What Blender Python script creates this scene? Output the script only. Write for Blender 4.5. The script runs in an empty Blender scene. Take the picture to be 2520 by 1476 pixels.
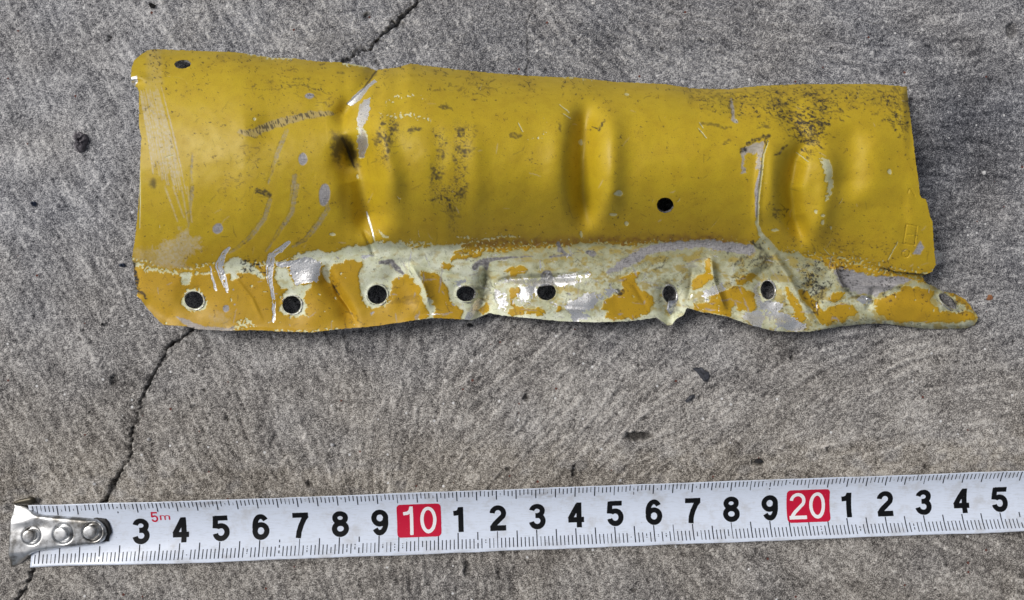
import bpy, math
import numpy as np
C = bpy.context.scene.collection
SC = bpy.context.scene
MM = 0.001

# ------------------------------------------------------------------ camera
CAM_H, CAM_F, CAM_A = 0.2078, 2000.0, math.radians(-1.5)   # height, focal (2520 px wide frame), tilt
PW, PH = 2520.0, 1476.0
cam = bpy.data.cameras.new('camera')
cam.sensor_width = 36; cam.lens = 36*CAM_F/PW
cam.clip_start = 0.005; cam.clip_end = 50
cam_ob = bpy.data.objects.new('camera', cam)
cam_ob.location = (0, 0, CAM_H); cam_ob.rotation_euler = (0, CAM_A, 0)
C.objects.link(cam_ob); SC.camera = cam_ob

# ------------------------------------------------------------------ sky and sun
SUN_EL, SUN_AZ = math.radians(47), math.radians(158)      # azimuth measured from +X: light from the left, a little from behind
w = bpy.data.worlds.new('World'); SC.world = w; w.use_nodes = True
nt = w.node_tree
sky = nt.nodes.new('ShaderNodeTexSky'); sky.sky_type = 'NISHITA'; sky.sun_disc = False
sky.sun_elevation = SUN_EL; sky.sun_rotation = math.pi/2 - SUN_AZ
sky.air_density = 1.0; sky.dust_density = 4.0; sky.ozone_density = 1.0
bg = nt.nodes['Background']; hs = nt.nodes.new('ShaderNodeHueSaturation'); hs.inputs['Saturation'].default_value = .38      # thin overcast
nt.links.new(sky.outputs[0], hs.inputs['Color']); nt.links.new(hs.outputs[0], bg.inputs[0]); bg.inputs[1].default_value = 0.080
sun = bpy.data.lights.new('sun', 'SUN'); sun.energy = 2.15; sun.angle = math.radians(22); sun.color = (1, .965, .92)
so = bpy.data.objects.new('sun', sun); C.objects.link(so)
so.rotation_euler = (0, math.pi/2 - SUN_EL, SUN_AZ)
SC.view_settings.view_transform = 'Standard'; SC.view_settings.look = 'None'
SC.view_settings.exposure = 0.0; SC.view_settings.gamma = 1

# ------------------------------------------------------------------ numeric helpers
rng = np.random.default_rng(7)
PERM = rng.permutation(256).astype(np.int32); PERM = np.concatenate([PERM, PERM])
ANG = rng.random(256)*2*np.pi; GX, GY = np.cos(ANG), np.sin(ANG)

def perlin(x, y, seed=0):
    xi = np.floor(x).astype(np.int32); yi = np.floor(y).astype(np.int32)
    xf = x-xi; yf = y-yi
    xi = (xi+seed*37) & 255; yi = (yi+seed*71) & 255
    u = xf*xf*xf*(xf*(xf*6-15)+10); v = yf*yf*yf*(yf*(yf*6-15)+10)
    def g(ix, iy, dx, dy):
        h = PERM[PERM[ix & 255]+(iy & 255)]
        return GX[h]*dx+GY[h]*dy
    a = g(xi, yi, xf, yf); b = g(xi+1, yi, xf-1, yf)
    c = g(xi, yi+1, xf, yf-1); d = g(xi+1, yi+1, xf-1, yf-1)
    return 1.5*((a+(b-a)*u)*(1-v)+(c+(d-c)*u)*v)

def fbm(x, y, octv=3, seed=0, gain=.5):
    r = 0; a = 1
    for k in range(octv):
        r = r+a*perlin(x*2**k, y*2**k, seed+k*5); a *= gain
    return r

def blur(a, r, n=2):
    for _ in range(n):
        for ax in (0, 1):
            p = np.pad(a, [(r+1, r) if i == ax else (0, 0) for i in (0, 1)], mode='edge')
            c = np.cumsum(p, axis=ax)
            a = (np.take(c, range(2*r+1, c.shape[ax]), ax)-np.take(c, range(0, c.shape[ax]-2*r-1), ax))/(2*r+1)
    return a

def sstep(a, b, x):
    t = np.clip((x-a)/(b-a), 0, 1); return t*t*(3-2*t)

def sdf_poly(x, y, P):
    P = np.asarray(P, float); d = np.full(x.shape, 1e12); s = np.ones(x.shape)
    n = len(P)
    for i in range(n):
        a = P[i]; b = P[i-1]; e = b-a
        wx = x-a[0]; wy = y-a[1]
        t = np.clip((wx*e[0]+wy*e[1])/(e@e+1e-12), 0, 1)
        d = np.minimum(d, (wx-e[0]*t)**2+(wy-e[1]*t)**2)
        c1 = y >= a[1]; c2 = y < b[1]; c3 = e[0]*wy > e[1]*wx
        s = np.where((c1 & c2 & c3) | (~c1 & ~c2 & ~c3), -s, s)
    return s*np.sqrt(d)

def line_dist(x, y, P):
    """distance to a polyline, parameter along it (0..1) and side"""
    P = np.asarray(P, float); d = np.full(x.shape, 1e12); tt = np.zeros(x.shape); sd = np.zeros(x.shape)
    L = np.concatenate([[0], np.cumsum(np.hypot(*np.diff(P, axis=0).T))])
    for i in range(len(P)-1):
        a, b = P[i], P[i+1]; e = b-a
        wx = x-a[0]; wy = y-a[1]
        t = np.clip((wx*e[0]+wy*e[1])/(e@e), 0, 1)
        q = (wx-e[0]*t)**2+(wy-e[1]*t)**2
        m = q < d
        d = np.where(m, q, d); tt = np.where(m, (L[i]+t*(L[i+1]-L[i]))/L[-1], tt)
        sd = np.where(m, np.sign(e[0]*wy-e[1]*wx), sd)
    return np.sqrt(d), tt, sd

def unproject(u, v, z):
    """point at height z (metres) seen at frame position u, v"""
    p = (u-PW/2)/CAM_F; q = -(v-PH/2)/CAM_F
    ca, sa = math.cos(CAM_A), math.sin(CAM_A)
    dx = p*ca-sa; dz = -p*sa-ca
    k = (CAM_H-z)/(-dz)
    return dx*k, q*k, z

# ------------------------------------------------------------------ mesh helpers
def mesh_obj(name, co, quads=None, tris=None, mat=None, parent=None, attrs=None, smooth=True, normals=None):
    me = bpy.data.meshes.new(name)
    co = np.asarray(co, np.float32)
    q = np.zeros((0, 4), np.int32) if quads is None else np.asarray(quads, np.int32).reshape(-1, 4)
    t = np.zeros((0, 3), np.int32) if tris is None else np.asarray(tris, np.int32).reshape(-1, 3)
    me.vertices.add(len(co)); me.vertices.foreach_set('co', co.ravel())
    nl = q.size+t.size; me.loops.add(nl)
    me.loops.foreach_set('vertex_index', np.concatenate([q.ravel(), t.ravel()]))
    me.polygons.add(len(q)+len(t))
    me.polygons.foreach_set('loop_start', np.concatenate([np.arange(len(q))*4, q.size+np.arange(len(t))*3]).astype(np.int32))
    me.update(calc_edges=True)
    me.polygons.foreach_set('use_smooth', np.full(len(q)+len(t), smooth))
    for k, a in (attrs or {}).items():
        at = me.attributes.new(k, 'FLOAT', 'POINT'); at.data.foreach_set('value', np.asarray(a, np.float32).ravel())
    if normals is not None:
        me.normals_split_custom_set_from_vertices(normals.tolist())
    me.validate(clean_customdata=False)
    o = bpy.data.objects.new(name, me); C.objects.link(o)
    if mat: me.materials.append(mat)
    if parent: o.parent = parent
    return o

def empty(name, label, cat, loc=(0, 0, 0)):
    o = bpy.data.objects.new(name, None); C.objects.link(o); o.location = loc; o.empty_display_size = .01
    o['label'] = label; o['category'] = cat
    return o

def snap_grid(U, V, S):
    """keep the cells where S<0 and pull their border vertices onto S=0; returns cell mask, U, V"""
    Sc = .25*(S[:-1, :-1]+S[1:, :-1]+S[:-1, 1:]+S[1:, 1:])
    keep = Sc < 0
    touch = np.zeros(S.shape, int); free = np.zeros(S.shape, int)
    for dy in (0, 1):
        for dx in (0, 1):
            sl = (slice(dy, S.shape[0]-1+dy), slice(dx, S.shape[1]-1+dx))
            touch[sl] += keep; free[sl] += ~keep
    bd = (touch > 0) & (free > 0)
    du = U[0, 1]-U[0, 0]; dv = V[1, 0]-V[0, 0]
    gy, gx = np.gradient(S, dv, du)
    g2 = np.maximum(gx*gx+gy*gy, .2)
    lim = .9*max(abs(du), abs(dv))
    mu = np.clip(-S*gx/g2, -lim, lim); mv = np.clip(-S*gy/g2, -lim, lim)
    return keep, U+np.where(bd, mu, 0), V+np.where(bd, mv, 0)

def grid_quads(keep, shape):
    jj, ii = np.nonzero(keep); nx = shape[1]
    a = jj*nx+ii
    return np.stack([a, a+nx, a+nx+1, a+1], 1)

def border_edges(keep, shape):
    """directed border edges (outside on a fixed side) of the kept cells"""
    nx = shape[1]; K = np.pad(keep, 1)
    out = []
    jj, ii = np.nonzero(keep); a = jj*nx+ii
    corners = [(a, a+1, -1, 0), (a+1, a+nx+1, 0, 1), (a+nx+1, a+nx, 1, 0), (a+nx, a, 0, -1)]
    for p, q, dy, dx in corners:
        m = ~K[jj+1+dy, ii+1+dx]
        out.append(np.stack([p[m], q[m]], 1))
    return np.concatenate(out)

# ------------------------------------------------------------------ node helpers
def new_mat(name):
    m = bpy.data.materials.new(name); m.use_nodes = True
    nt = m.node_tree; return m, nt, nt.nodes['Principled BSDF']
class NB:
    def __init__(s, nt): s.nt = nt
    def n(s, t, **kw):
        o = s.nt.nodes.new(t)
        for k, v in kw.items(): setattr(o, k, v)
        return o
    def link(s, a, b): s.nt.links.new(a, b)
    def _in(s, sock, v):
        if isinstance(v, bpy.types.NodeSocket): s.link(v, sock)
        else: sock.default_value = v
    def attr(s, name): return s.n('ShaderNodeAttribute', attribute_name=name).outputs['Fac']
    def math(s, op, a, b=0.0, c=None, clamp=False):
        o = s.n('ShaderNodeMath', operation=op, use_clamp=clamp)
        s._in(o.inputs[0], a); s._in(o.inputs[1], b)
        if c is not None: s._in(o.inputs[2], c)
        return o.outputs[0]
    def noise(s, scale, detail=2, rough=.5, vec=None, dist=0.0):
        o = s.n('ShaderNodeTexNoise'); o.inputs['Scale'].default_value = scale
        o.inputs['Detail'].default_value = detail; o.inputs['Roughness'].default_value = rough
        o.inputs['Distortion'].default_value = dist
        if vec is not None: s.link(vec, o.inputs['Vector'])
        return o.outputs['Fac']
    def coord(s): return s.n('ShaderNodeTexCoord').outputs['Object']
    def mapping(s, vec, scale=(1, 1, 1), rot=(0, 0, 0)):
        o = s.n('ShaderNodeMapping'); s.link(vec, o.inputs['Vector'])
        o.inputs['Scale'].default_value = scale; o.inputs['Rotation'].default_value = rot
        return o.outputs[0]
    def mixc(s, f, a, b):
        o = s.n('ShaderNodeMix', data_type='RGBA'); s._in(o.inputs['Factor'], f)
        for sock, v in ((o.inputs[6], a), (o.inputs[7], b)):
            if isinstance(v, tuple): v = (*v, 1) if len(v) == 3 else v
            s._in(sock, v)
        return o.outputs[2]
    def mixf(s, f, a, b):
        o = s.n('ShaderNodeMix', data_type='FLOAT'); s._in(o.inputs['Factor'], f)
        s._in(o.inputs[2], a); s._in(o.inputs[3], b)
        return o.outputs[0]
    def ramp(s, f, stops, interp='LINEAR'):
        o = s.n('ShaderNodeValToRGB'); r = o.color_ramp; r.interpolation = interp
        while len(r.elements) < len(stops): r.elements.new(.5)
        for e, (p, c) in zip(r.elements, stops):
            e.position = p; e.color = (*c, 1) if len(c) == 3 else c
        s.link(f, o.inputs[0]); return o.outputs[0]
    def smooth(s, f, a, b):
        o = s.n('ShaderNodeMapRange', interpolation_type='SMOOTHSTEP'); s.link(f, o.inputs[0])
        o.inputs[1].default_value = a; o.inputs[2].default_value = b
        return o.outputs[0]
    def bump(s, h, strength, dist, normal=None):
        o = s.n('ShaderNodeBump'); s.link(h, o.inputs['Height']); o.inputs['Strength'].default_value = strength
        o.inputs['Distance'].default_value = dist
        if normal is not None: s.link(normal, o.inputs['Normal'])
        return o.outputs[0]

# ================================================================== THE GROUND
def build_ground():
    st = 0.00027
    def axis(lo, hi):
        core = np.arange(lo, hi+st/2, st)
        g = st*np.cumprod(np.full(34, 1.22)); out = np.cumsum(g)
        return np.concatenate([(lo-out)[::-1], core, hi+out])
    xs = axis(-.150, .152); ys = axis(-.094, .094)
    X, Y = np.meshgrid(xs, ys)
    ny, nx = X.shape
    # frame position of each ground point (for tracing what the photo shows)
    def to_frame(X, Y):
        ca, sa = math.cos(CAM_A), math.sin(CAM_A)
        # inverse of unproject at z=0
        r = X/CAM_H
        p = (r*ca+sa)/(ca-r*sa)
        k = CAM_H/(p*sa+ca)
        return p*CAM_F+PW/2, PH/2-Y/k*CAM_F
    U, V = to_frame(np.clip(X, -.2, .2), np.clip(Y, -.14, .14))
    # brushing direction, swept by the trowel/broom in arcs
    ctrl = [(200, 100, 63), (200, 800, 60), (1000, 60, 62), (1500, 120, 50), (1800, 100, 12), (2400, 120, -12), (2400, 400, 8),
            (2400, 650, -4), (2350, 900, -12), (1300, 950, -42), (1700, 950, -38), (2150, 950, -28), (700, 950, 62), (400, 1430, 60),
            (1400, 1430, 75), (2000, 1430, 40), (2450, 1430, 20), (1000, 900, -75)]
    a2 = np.zeros(X.shape); b2 = np.zeros(X.shape)
    for u, v, d in ctrl:
        wgt = 1/(((U-u)**2+(V-v)**2)/260.0**2+.15)**2
        a2 += wgt*math.cos(2*math.radians(d)); b2 += wgt*math.sin(2*math.radians(d))
    th = .5*np.arctan2(b2, a2)+.25*fbm(U/220, V/220, 2, 3)
    fx = np.cos(th); fy = -np.sin(th)                       # y up in the world
    r = np.random.default_rng(3)
    def lic(src, n, stepv):
        acc = src.copy()
        jj, ii = np.mgrid[0:ny, 0:nx].astype(np.float32)
        for sg in (1, -1):
            x = ii.copy(); y = jj.copy()
            for k in range(n):
                xi = np.clip(x.astype(np.int32), 0, nx-1); yi = np.clip(y.astype(np.int32), 0, ny-1)
                x = x+sg*stepv*fx[yi, xi]; y = y+sg*stepv*fy[yi, xi]
                xi = np.clip(np.rint(x).astype(np.int32), 0, nx-1); yi = np.clip(np.rint(y).astype(np.int32), 0, ny-1)
                acc += src[yi, xi]
        acc -= acc.mean(); return acc/acc.std()
    fine = r.standard_normal((ny, nx))
    grain = fine+.9*blur(fine, 1, 1)*2.0
    grain = grain/grain.std()
    s1 = lic(blur(r.standard_normal((ny, nx)), 1, 1), 4, 1.0)
    s2 = lic(blur(r.standard_normal((ny, nx)), 1, 2), 16, 1.2)
    med = blur(r.standard_normal((ny, nx)), 1, 2); med /= med.std()
    big = fbm(U/160, V/160, 3, 9)
    amp = .55+.6*sstep(-.4, .5, fbm(U/330, V/300, 2, 21)+.25)          # where the brushing is stronger
    core = (X > -.151) & (X < .153) & (Y > -.095) & (Y < .095)
    fade = np.where(core, 1.0, 0.0)
    h = (.050*grain+.045*s1+.065*s2*amp+.050*med)*fade + .12*big
    tone = .72*grain+.50*s1+.55*s2*amp+.42*med
    tone = tone/tone[core].std()*fade
    dirt = np.zeros(X.shape)
    # pits in the surface
    pits = [(1572, 1074, 36, 11, 2), (280, 935, 10, 14, .9), (985, 60, 12, 10, 1.5),
            (1865, 1138, 16, 8, 1.6), (1415, 1158, 8, 14, 1.6), (1150, 1400, 10, 18, 1.2),
            (1293, 978, 7, 8, 1.5), (270, 95, 6, 6, 1.2), (2285, 1150, 9, 7, 1.5), (2490, 75, 14, 20, 1.0),
            (905, 40, 10, 8, 1.0), (1950, 880, 7, 6, 1.2), (500, 960, 7, 5, 1.0), (560, 1030, 5, 6, 1.0), (760, 1190, 8, 7, 1.2), (2040, 1105, 7, 6, 1)]
    for k in range(70):
        pits.append((r.uniform(-60, 2580), r.uniform(-40, 1520), r.uniform(2.5, 6), r.uniform(2.5, 6), r.uniform(.3, .8)))
    wu = 5*fbm(U/14, V/14, 2, 11); wv = 5*fbm(U/14, V/14, 2, 15)
    for (u, v, ru, rv, dp) in pits:
        m = (np.abs(U-u) < ru*2.2+8) & (np.abs(V-v) < rv*2.2+8)
        if not m.any(): continue
        q = np.hypot((U[m]+wu[m]-u)/ru, (V[m]+wv[m]-v)/rv)
        f = 1-sstep(.75, 1.15, q)
        h[m] -= f*dp*.8; dirt[m] = np.maximum(dirt[m], f*(.80 if dp > 1.7 else .5))
    # the long crack, passing under the panel and the tape
    cracks = [([(1034, -20), (1022, 10), (985, 45), (955, 75), (938, 88), (908, 120), (880, 130), (845, 152), (780, 260), (640, 500), (540, 740), (470, 812), (432, 842), (412, 855),
                (404, 878), (378, 920), (362, 950), (350, 985), (338, 1025), (324, 1060), (322, 1110), (318, 1130), (290, 1170), (276, 1200), (262, 1230), (180, 1310),
                (84, 1390), (72, 1430), (40, 1480), (20, 1520)], 5.6, 1.8)]
    for P, wd, dp in cracks:
        d, t, sd = line_dist(U+.9*wu, V+.9*wv, P)
        wmod = wd*(.16+.80*np.clip(.40+1.0*fbm(U/75, V/75, 2, 31), 0, 1.5))+.25*np.abs(wu)
        f = (1-sstep(.45, 1.2, d/np.maximum(wmod, .8)))*np.clip(.80+.35*fbm(U/40, V/40, 2, 35), .4, 1)
        h -= dp*f; dirt = np.maximum(dirt, .84*f)
        f2 = (1-sstep(.6, 3.4, d/wd))*np.clip(.25+fbm(U/12, V/12, 3, 41)*1.9, 0, 1)
        dirt = np.maximum(dirt, .72*f2); h -= .4*f2
    # thin secondary cracks / scars
    for P, wd in (([(2210, 780), (2205, 800)], 2), ([(355, 925), (330, 905), (300, 900)], 1.6), ([(1290, 240), (1300, 150), (1295, 60), (1330, -10)], 2.0), ([(2080, 40), (2160, 60)], 1)):
        d, t, sd = line_dist(U+wu, V+wv, P); f = 1-sstep(.5, 1.3, d/wd); h -= .4*f; dirt = np.maximum(dirt, .5*f)
    # brown dust gathered along the tape; tone warmer lower down, bluer above
    warm = .30+.52*sstep(450, 1150, V)+.45*np.exp(-((V-(1235-U*.034))/70)**2)*np.clip(.6+fbm(U/60, V/40, 2, 51), 0, 1.2)
    warm = np.clip(warm+.15*fbm(U/200, V/200, 2, 61), 0, 1.2)
    # broad darker / lighter patches of the slab (staining and a painted contact shadow)
    stain_shade = .35*fbm(U/420, V/300, 3, 71)
    stain_shade += -.55*np.exp(-(((U-1480)/330)**2+((V-60)/120)**2)) + .30*np.exp(-(((U-300)/420)**2+((V-330)/380)**2))
    stain_shade += .35*np.exp(-(((U-1500)/420)**2+((V-1000)/130)**2)) - .30*np.exp(-(((U-1500)/700)**2+((V-1440)/90)**2))
    stain_shade += -1.5*np.exp(-(((U-2370)/140)**2+((V-340)/190)**2)) - .25*np.exp(-(((U-2100)/420)**2+((V-90)/110)**2)) + .45*fbm(U/85, V/70, 4, 73)  # dark patch right of the panel paints in its contact shadow
    z = h*MM*.85
    z -= z[core].mean()
    q = grid_quads(np.ones((ny-1, nx-1), bool), X.shape)[:, ::-1]
    q = q[:, ::-1] if False else q
    m, nt, bs = new_mat('brushed_concrete'); b = NB(nt)
    co = b.coord()
    n1 = b.noise(3700, 1, .5, co, .6); n2 = b.noise(1100, 2, .6, co); n3 = b.noise(6000, 1, .5, co)
    tn = b.attr('tone')
    val = b.math('ADD', b.math('MULTIPLY', tn, .080), b.math('MULTIPLY', b.math('SUBTRACT', n1, .5), 1.5))
    val = b.math('ADD', val, b.math('MULTIPLY', b.math('SUBTRACT', n2, .5), .40))
    val = b.math('ADD', val, .59)
    val = b.math('ADD', val, b.math('MULTIPLY', b.attr('stain_shade'), .17))
    cold = b.ramp(val, [(.08, (.017, .020, .028)), (.34, (.080, .085, .103)), (.56, (.200, .208, .233)), (.80, (.44, .448, .475)), (1, (.66, .66, .67))])
    wrm = b.ramp(val, [(.08, (.020, .017, .014)), (.34, (.082, .073, .064)), (.56, (.205, .186, .165)), (.80, (.45, .42, .375)), (1, (.62, .59, .55))])
    col = b.mixc(b.attr('warm'), cold, wrm)
    # sparse quartz and rust grains
    vor = b.n('ShaderNodeTexVoronoi'); vor.inputs['Scale'].default_value = 420; b.link(co, vor.inputs['Vector'])
    sp = b.math('LESS_THAN', vor.outputs['Distance'], .14)
    hue = b.n('ShaderNodeSeparateColor'); b.link(vor.outputs['Color'], hue.inputs[0])
    wht = b.math('MULTIPLY', sp, b.math('GREATER_THAN', hue.outputs[0], .90))
    red = b.math('MULTIPLY', sp, b.math('LESS_THAN', hue.outputs[0], .05))
    col = b.mixc(wht, col, (.62, .62, .62)); col = b.mixc(red, col, (.12, .045, .035))
    col = b.mixc(b.attr('dirt'), col, (.016, .014, .013))
    b.link(col, bs.inputs['Base Color']); bs.inputs['Roughness'].default_value = .9
    bs.inputs['Specular IOR Level'].default_value = .25
    b.link(b.bump(b.math('ADD', n1, b.math('MULTIPLY', n3, .5)), .55, .00016), bs.inputs['Normal'])
    o = mesh_obj('ground', np.stack([X, Y, z], -1).reshape(-1, 3), q[:, ::-1], mat=m,
                 attrs={'tone': tone, 'dirt': dirt, 'warm': warm, 'stain_shade': stain_shade})
    o['kind'] = 'structure'
    return o
build_ground()

# ================================================================== THE YELLOW PANEL
T = {k: (ox, oy, s) for k, (ox, oy, s) in {
    'R1': (263, 65.8, .28706), 'R2': (263, 460.3, .28706), 'R3': (920.6, 65.8, .28706), 'R4': (920.6, 460.3, .28706),
    'R5': (1709.8, 131.5, .28706), 'R6': (1709.8, 460.3, .28706), 'S1': (1578.3, 690.5, .20877), 'S2': (1993.9, 526.1, .20877),
    'S3': (1117.9, 591.9, .26096), 'D': (0, 0, 1.0)}.items()}
def tr(k, pts):
    ox, oy, s = T[k]; return [(ox+s*x, oy+s*y) for x, y in pts]

OUT = [(321.8, 189), (323, 172), (329, 149), (346, 135), (363.5, 123), (386, 120), (435, 123), (521, 126), (573, 127.5), (630, 135), (671, 142),
       (722, 143), (780, 150.5), (837, 153), (894.5, 162), (926, 173), (943.6, 169), (978, 166), (1007, 156), (1041, 160.5), (1121.5, 170.6),
       (1207.7, 179), (1293.8, 186), (1380, 190), (1408.6, 189), (1466, 196), (1494.7, 199), (1509, 201), (1638, 206.5), (1709.8, 218), (1796, 219),
       (1830, 214.7), (1882, 210.4), (1968, 206.7), (2063, 206.7), (2140, 206), (2169, 207.6), (2232, 213), (2235, 246), (2241, 292), (2246.6, 338),
       (2255, 407), (2262, 456), (2263, 478), (2268, 487), (2279, 490), (2289, 533), (2295, 546), (2298, 604), (2303, 651), (2294, 668), (2270, 679), (2278, 695), (2299, 705),
       (2320, 717), (2349, 722), (2376, 737), (2388, 753), (2397, 766), (2408, 781), (2399, 799), (2376, 808), (2328, 808), (2276, 809), (2223, 802), (2182, 796),
       (2140, 796), (2077, 802), (2025, 810), (1994, 815.8), (1943, 816), (1902, 813.7), (1850, 801), (1787, 778), (1724, 767), (1691, 757), (1683, 774),
       (1662, 786), (1655, 799), (1642, 801), (1628, 790), (1616, 781), (1552, 790), (1466, 793), (1380, 790.4), (1308, 783), (1236, 776), (1202, 770), (1188, 776), (1164, 787),
       (1142, 786), (1064, 782), (1007, 790), (921, 802.5), (837, 809), (765, 817.7), (679, 814.8), (622, 812), (550, 813.4), (507, 811), (481, 809), (461, 803),
       (424, 800.5), (401, 799), (378, 776), (358, 753), (346, 736), (337, 728), (320.4, 714), (337.6, 711), (332, 690), (327.6, 647), (324.7, 632), (332, 589), (335, 561), (340.5, 503),
       (343, 460), (344.8, 410), (348, 338), (342, 310), (342, 226), (337, 215), (326, 209)]
HOLES = [(449.6, 157.7, 20, 10.5, -4), (477.7, 738, 23.5, 21, 20), (718, 749.7, 23, 22, 0), (928.4, 724.4, 24, 23.5, 0), (1147.4, 722.5, 24, 19, 0),
         (1344.9, 718, 23, 20.5, 0), (1648, 724, 16, 22, -12), (1889.4, 713.5, 17, 23, -8), (2333, 741, 27, 11.5, 40), (1636.8, 504.8, 20.5, 19, 0)]
FOLD = np.array([(300, 638), (325, 640), (345, 652), (430, 662), (560, 655), (700, 645), (800, 630), (920, 612), (1000, 610), (1100, 612), (1200, 606), (1400, 604),
                 (1600, 600), (1740, 598), (1830, 604), (1880, 620), (1960, 632), (2050, 632), (2120, 642), (2200, 668), (2290, 676), (2420, 690)], float)
TOP = np.array([(p[0], p[1]) for p in OUT[5:39]], float); TOP = TOP[np.argsort(TOP[:, 0])]
BOT = np.array([(p[0], p[1]) for p in OUT[60:107]], float); BOT = BOT[np.argsort(BOT[:, 0])]

step = 1.6
us = np.arange(308, 2424, step); vs = np.arange(108, 834, step)
U, V = np.meshgrid(us, vs)
N1 = fbm(U/16, V/16, 4, 1, .6); N2 = fbm(U/16, V/16, 4, 8, .6)
NF = perlin(U/4.2, V/4.2, 17); NG = perlin(U/7.5, V/7.5, 19); NL = fbm(U/60, V/60, 3, 23)

def stamp(F, pts, soft=1.3, rough=3.0, val=1.0, sub=False):
    rough = rough*1.35
    P = np.asarray(pts, float); pad = soft+rough*2+3
    m = (slice(*np.searchsorted(vs, [P[:, 1].min()-pad, P[:, 1].max()+pad])), slice(*np.searchsorted(us, [P[:, 0].min()-pad, P[:, 0].max()+pad])))
    s = sdf_poly(U[m]+rough*N1[m], V[m]+rough*N2[m], P)
    s = s+.45*rough*(NG[m]+.8*NF[m])
    f = np.clip(.5-s/(2*soft), 0, 1)*val
    F[m] = F[m]*(1-f) if sub else np.maximum(F[m], f)
def stroke(F, pts, w, soft=1.3, rough=2.0, val=1.0, sub=False, streak=0.0, streak_len=.12, broken=0.0):
    """worn stroke; w: full widths along it; streak cuts it into parallel scratches; broken eats gaps"""
    P = np.asarray(pts, float); w = np.atleast_1d(np.asarray(w, float)); pad = w.max()/2+soft+rough*2+3
    m = (slice(*np.searchsorted(vs, [P[:, 1].min()-pad, P[:, 1].max()+pad])), slice(*np.searchsorted(us, [P[:, 0].min()-pad, P[:, 0].max()+pad])))
    d, t, sd = line_dist(U[m]+rough*N1[m], V[m]+rough*N2[m], P)
    W = np.interp(t, np.linspace(0, 1, len(w)), w)/2
    f = np.clip(.5-(d-W)/(2*soft), 0, 1)
    if streak: f = f*sstep(streak-.55, streak-.05, perlin(d*sd/3.0, t/streak_len, 77)+.35)
    if broken: f = f*sstep(broken-.5, broken-.3, NG[m]*.6+NL[m]*.5)
    f = f*val
    F[m] = F[m]*(1-f) if sub else np.maximum(F[m], f)
def blob(F, u, v, ru, rv, val=1.0, rough=2.0, edge=(.7, 1.2), rot=0, sub=False):
    pad = max(ru, rv)*1.6+rough*2+3
    m = (slice(*np.searchsorted(vs, [v-pad, v+pad])), slice(*np.searchsorted(us, [u-pad, u+pad])))
    x = U[m]+rough*N1[m]-u; y = V[m]+rough*N2[m]-v; c, s = math.cos(math.radians(rot)), math.sin(math.radians(rot))
    f = (1-sstep(edge[0], edge[1], np.hypot((x*c+y*s)/ru, (-x*s+y*c)/rv)))*val
    F[m] = F[m]*(1-f) if sub else np.maximum(F[m], f)

# ---- outline
edge_n = 1.1*perlin(U/9, V/9, 33)+.7*NF
S_out = sdf_poly(U, V, OUT)+edge_n*.9
S_hole = np.full(U.shape, 1e6)
for (u, v, ru, rv, rot) in HOLES:
    c, s = math.cos(math.radians(rot)), math.sin(math.radians(rot))
    x = U-u; y = V-v
    q = np.hypot((x*c+y*s)/ru, (-x*s+y*c)/rv)
    S_hole = np.minimum(S_hole, (q-1)*min(ru, rv)+.7*NF)
# the torn rivet hole has a flat, jagged top
S_hole = np.where((np.abs(U-1345) < 40) & (np.abs(V-712) < 40), np.maximum(S_hole, -(V-(703-(U-1345)*.12))), S_hole)
S = np.maximum(S_out, -S_hole)

# ---- relief (millimetres)
tu = np.interp(U, TOP[:, 0], TOP[:, 1]); fu = np.interp(U, FOLD[:, 0], FOLD[:, 1]); bu = np.interp(U, BOT[:, 0], BOT[:, 1])
wv_ = (V-tu)/(fu-tu)
crest_w = np.interp(U, [320, 900, 1500, 2290], [.50, .46, .48, .40])
crest = np.interp(U, [320, 600, 850, 950, 1060, 1400, 1700, 1900, 2100, 2290], [19.5, 23.0, 21.5, 30.5, 31.5, 27.5, 26.0, 24.0, 20.5, 17.0])
ztop = np.interp(U, [320, 900, 1500, 2290], [.8, .7, .7, 4.0])
zf = np.interp(U, [320, 700, 1200, 1700, 1950, 2100, 2290, 2400], [8.6, 10.6, 11.2, 11.0, 10.0, 9.4, 9.0, 7.6])
t1 = np.clip((crest_w-wv_)/crest_w, 0, 1.15); t2 = np.clip((wv_-crest_w)/(1-crest_w), 0, 1)
Z = np.where(wv_ < crest_w, ztop+(crest-ztop)*np.sqrt(np.clip(1-np.minimum(t1, 1)**2.1, 0, 1))-6*np.clip(t1-1, 0, 1),
             zf+(crest-zf)*(1-t2**1.9))
zb = np.interp(U, [320, 430, 700, 1000, 1180, 1300, 1500, 1650, 1800, 1930, 2100, 2400], [5.6, 6.6, 7.2, 7.6, 6.2, 8.0, 8.0, 6.0, 7.2, 6.6, 5.6, 3.2])
zfl = zf-np.interp(U, [300, 2080, 2170, 2290, 2420], [0, 0, 1.0, 3.4, 3.2])         # torn away from the skin at the right end
s_ = np.clip((V-fu)/np.maximum(bu-fu, 20), 0, 1.2)
Zfl = zb+(zfl-zb)*(1-np.clip(s_, 0, 1))**1.65
torn = (U > 2075)
Z = np.where(V > fu, Zfl, Z)
Zs = blur(Z, 4, 2); Zs2 = blur(Z, 2, 2)
near_tear = np.exp(-((V-fu)/14)**2)*sstep(2130, 2210, U)
Z = Zs*(1-near_tear)+Z*near_tear

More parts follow.
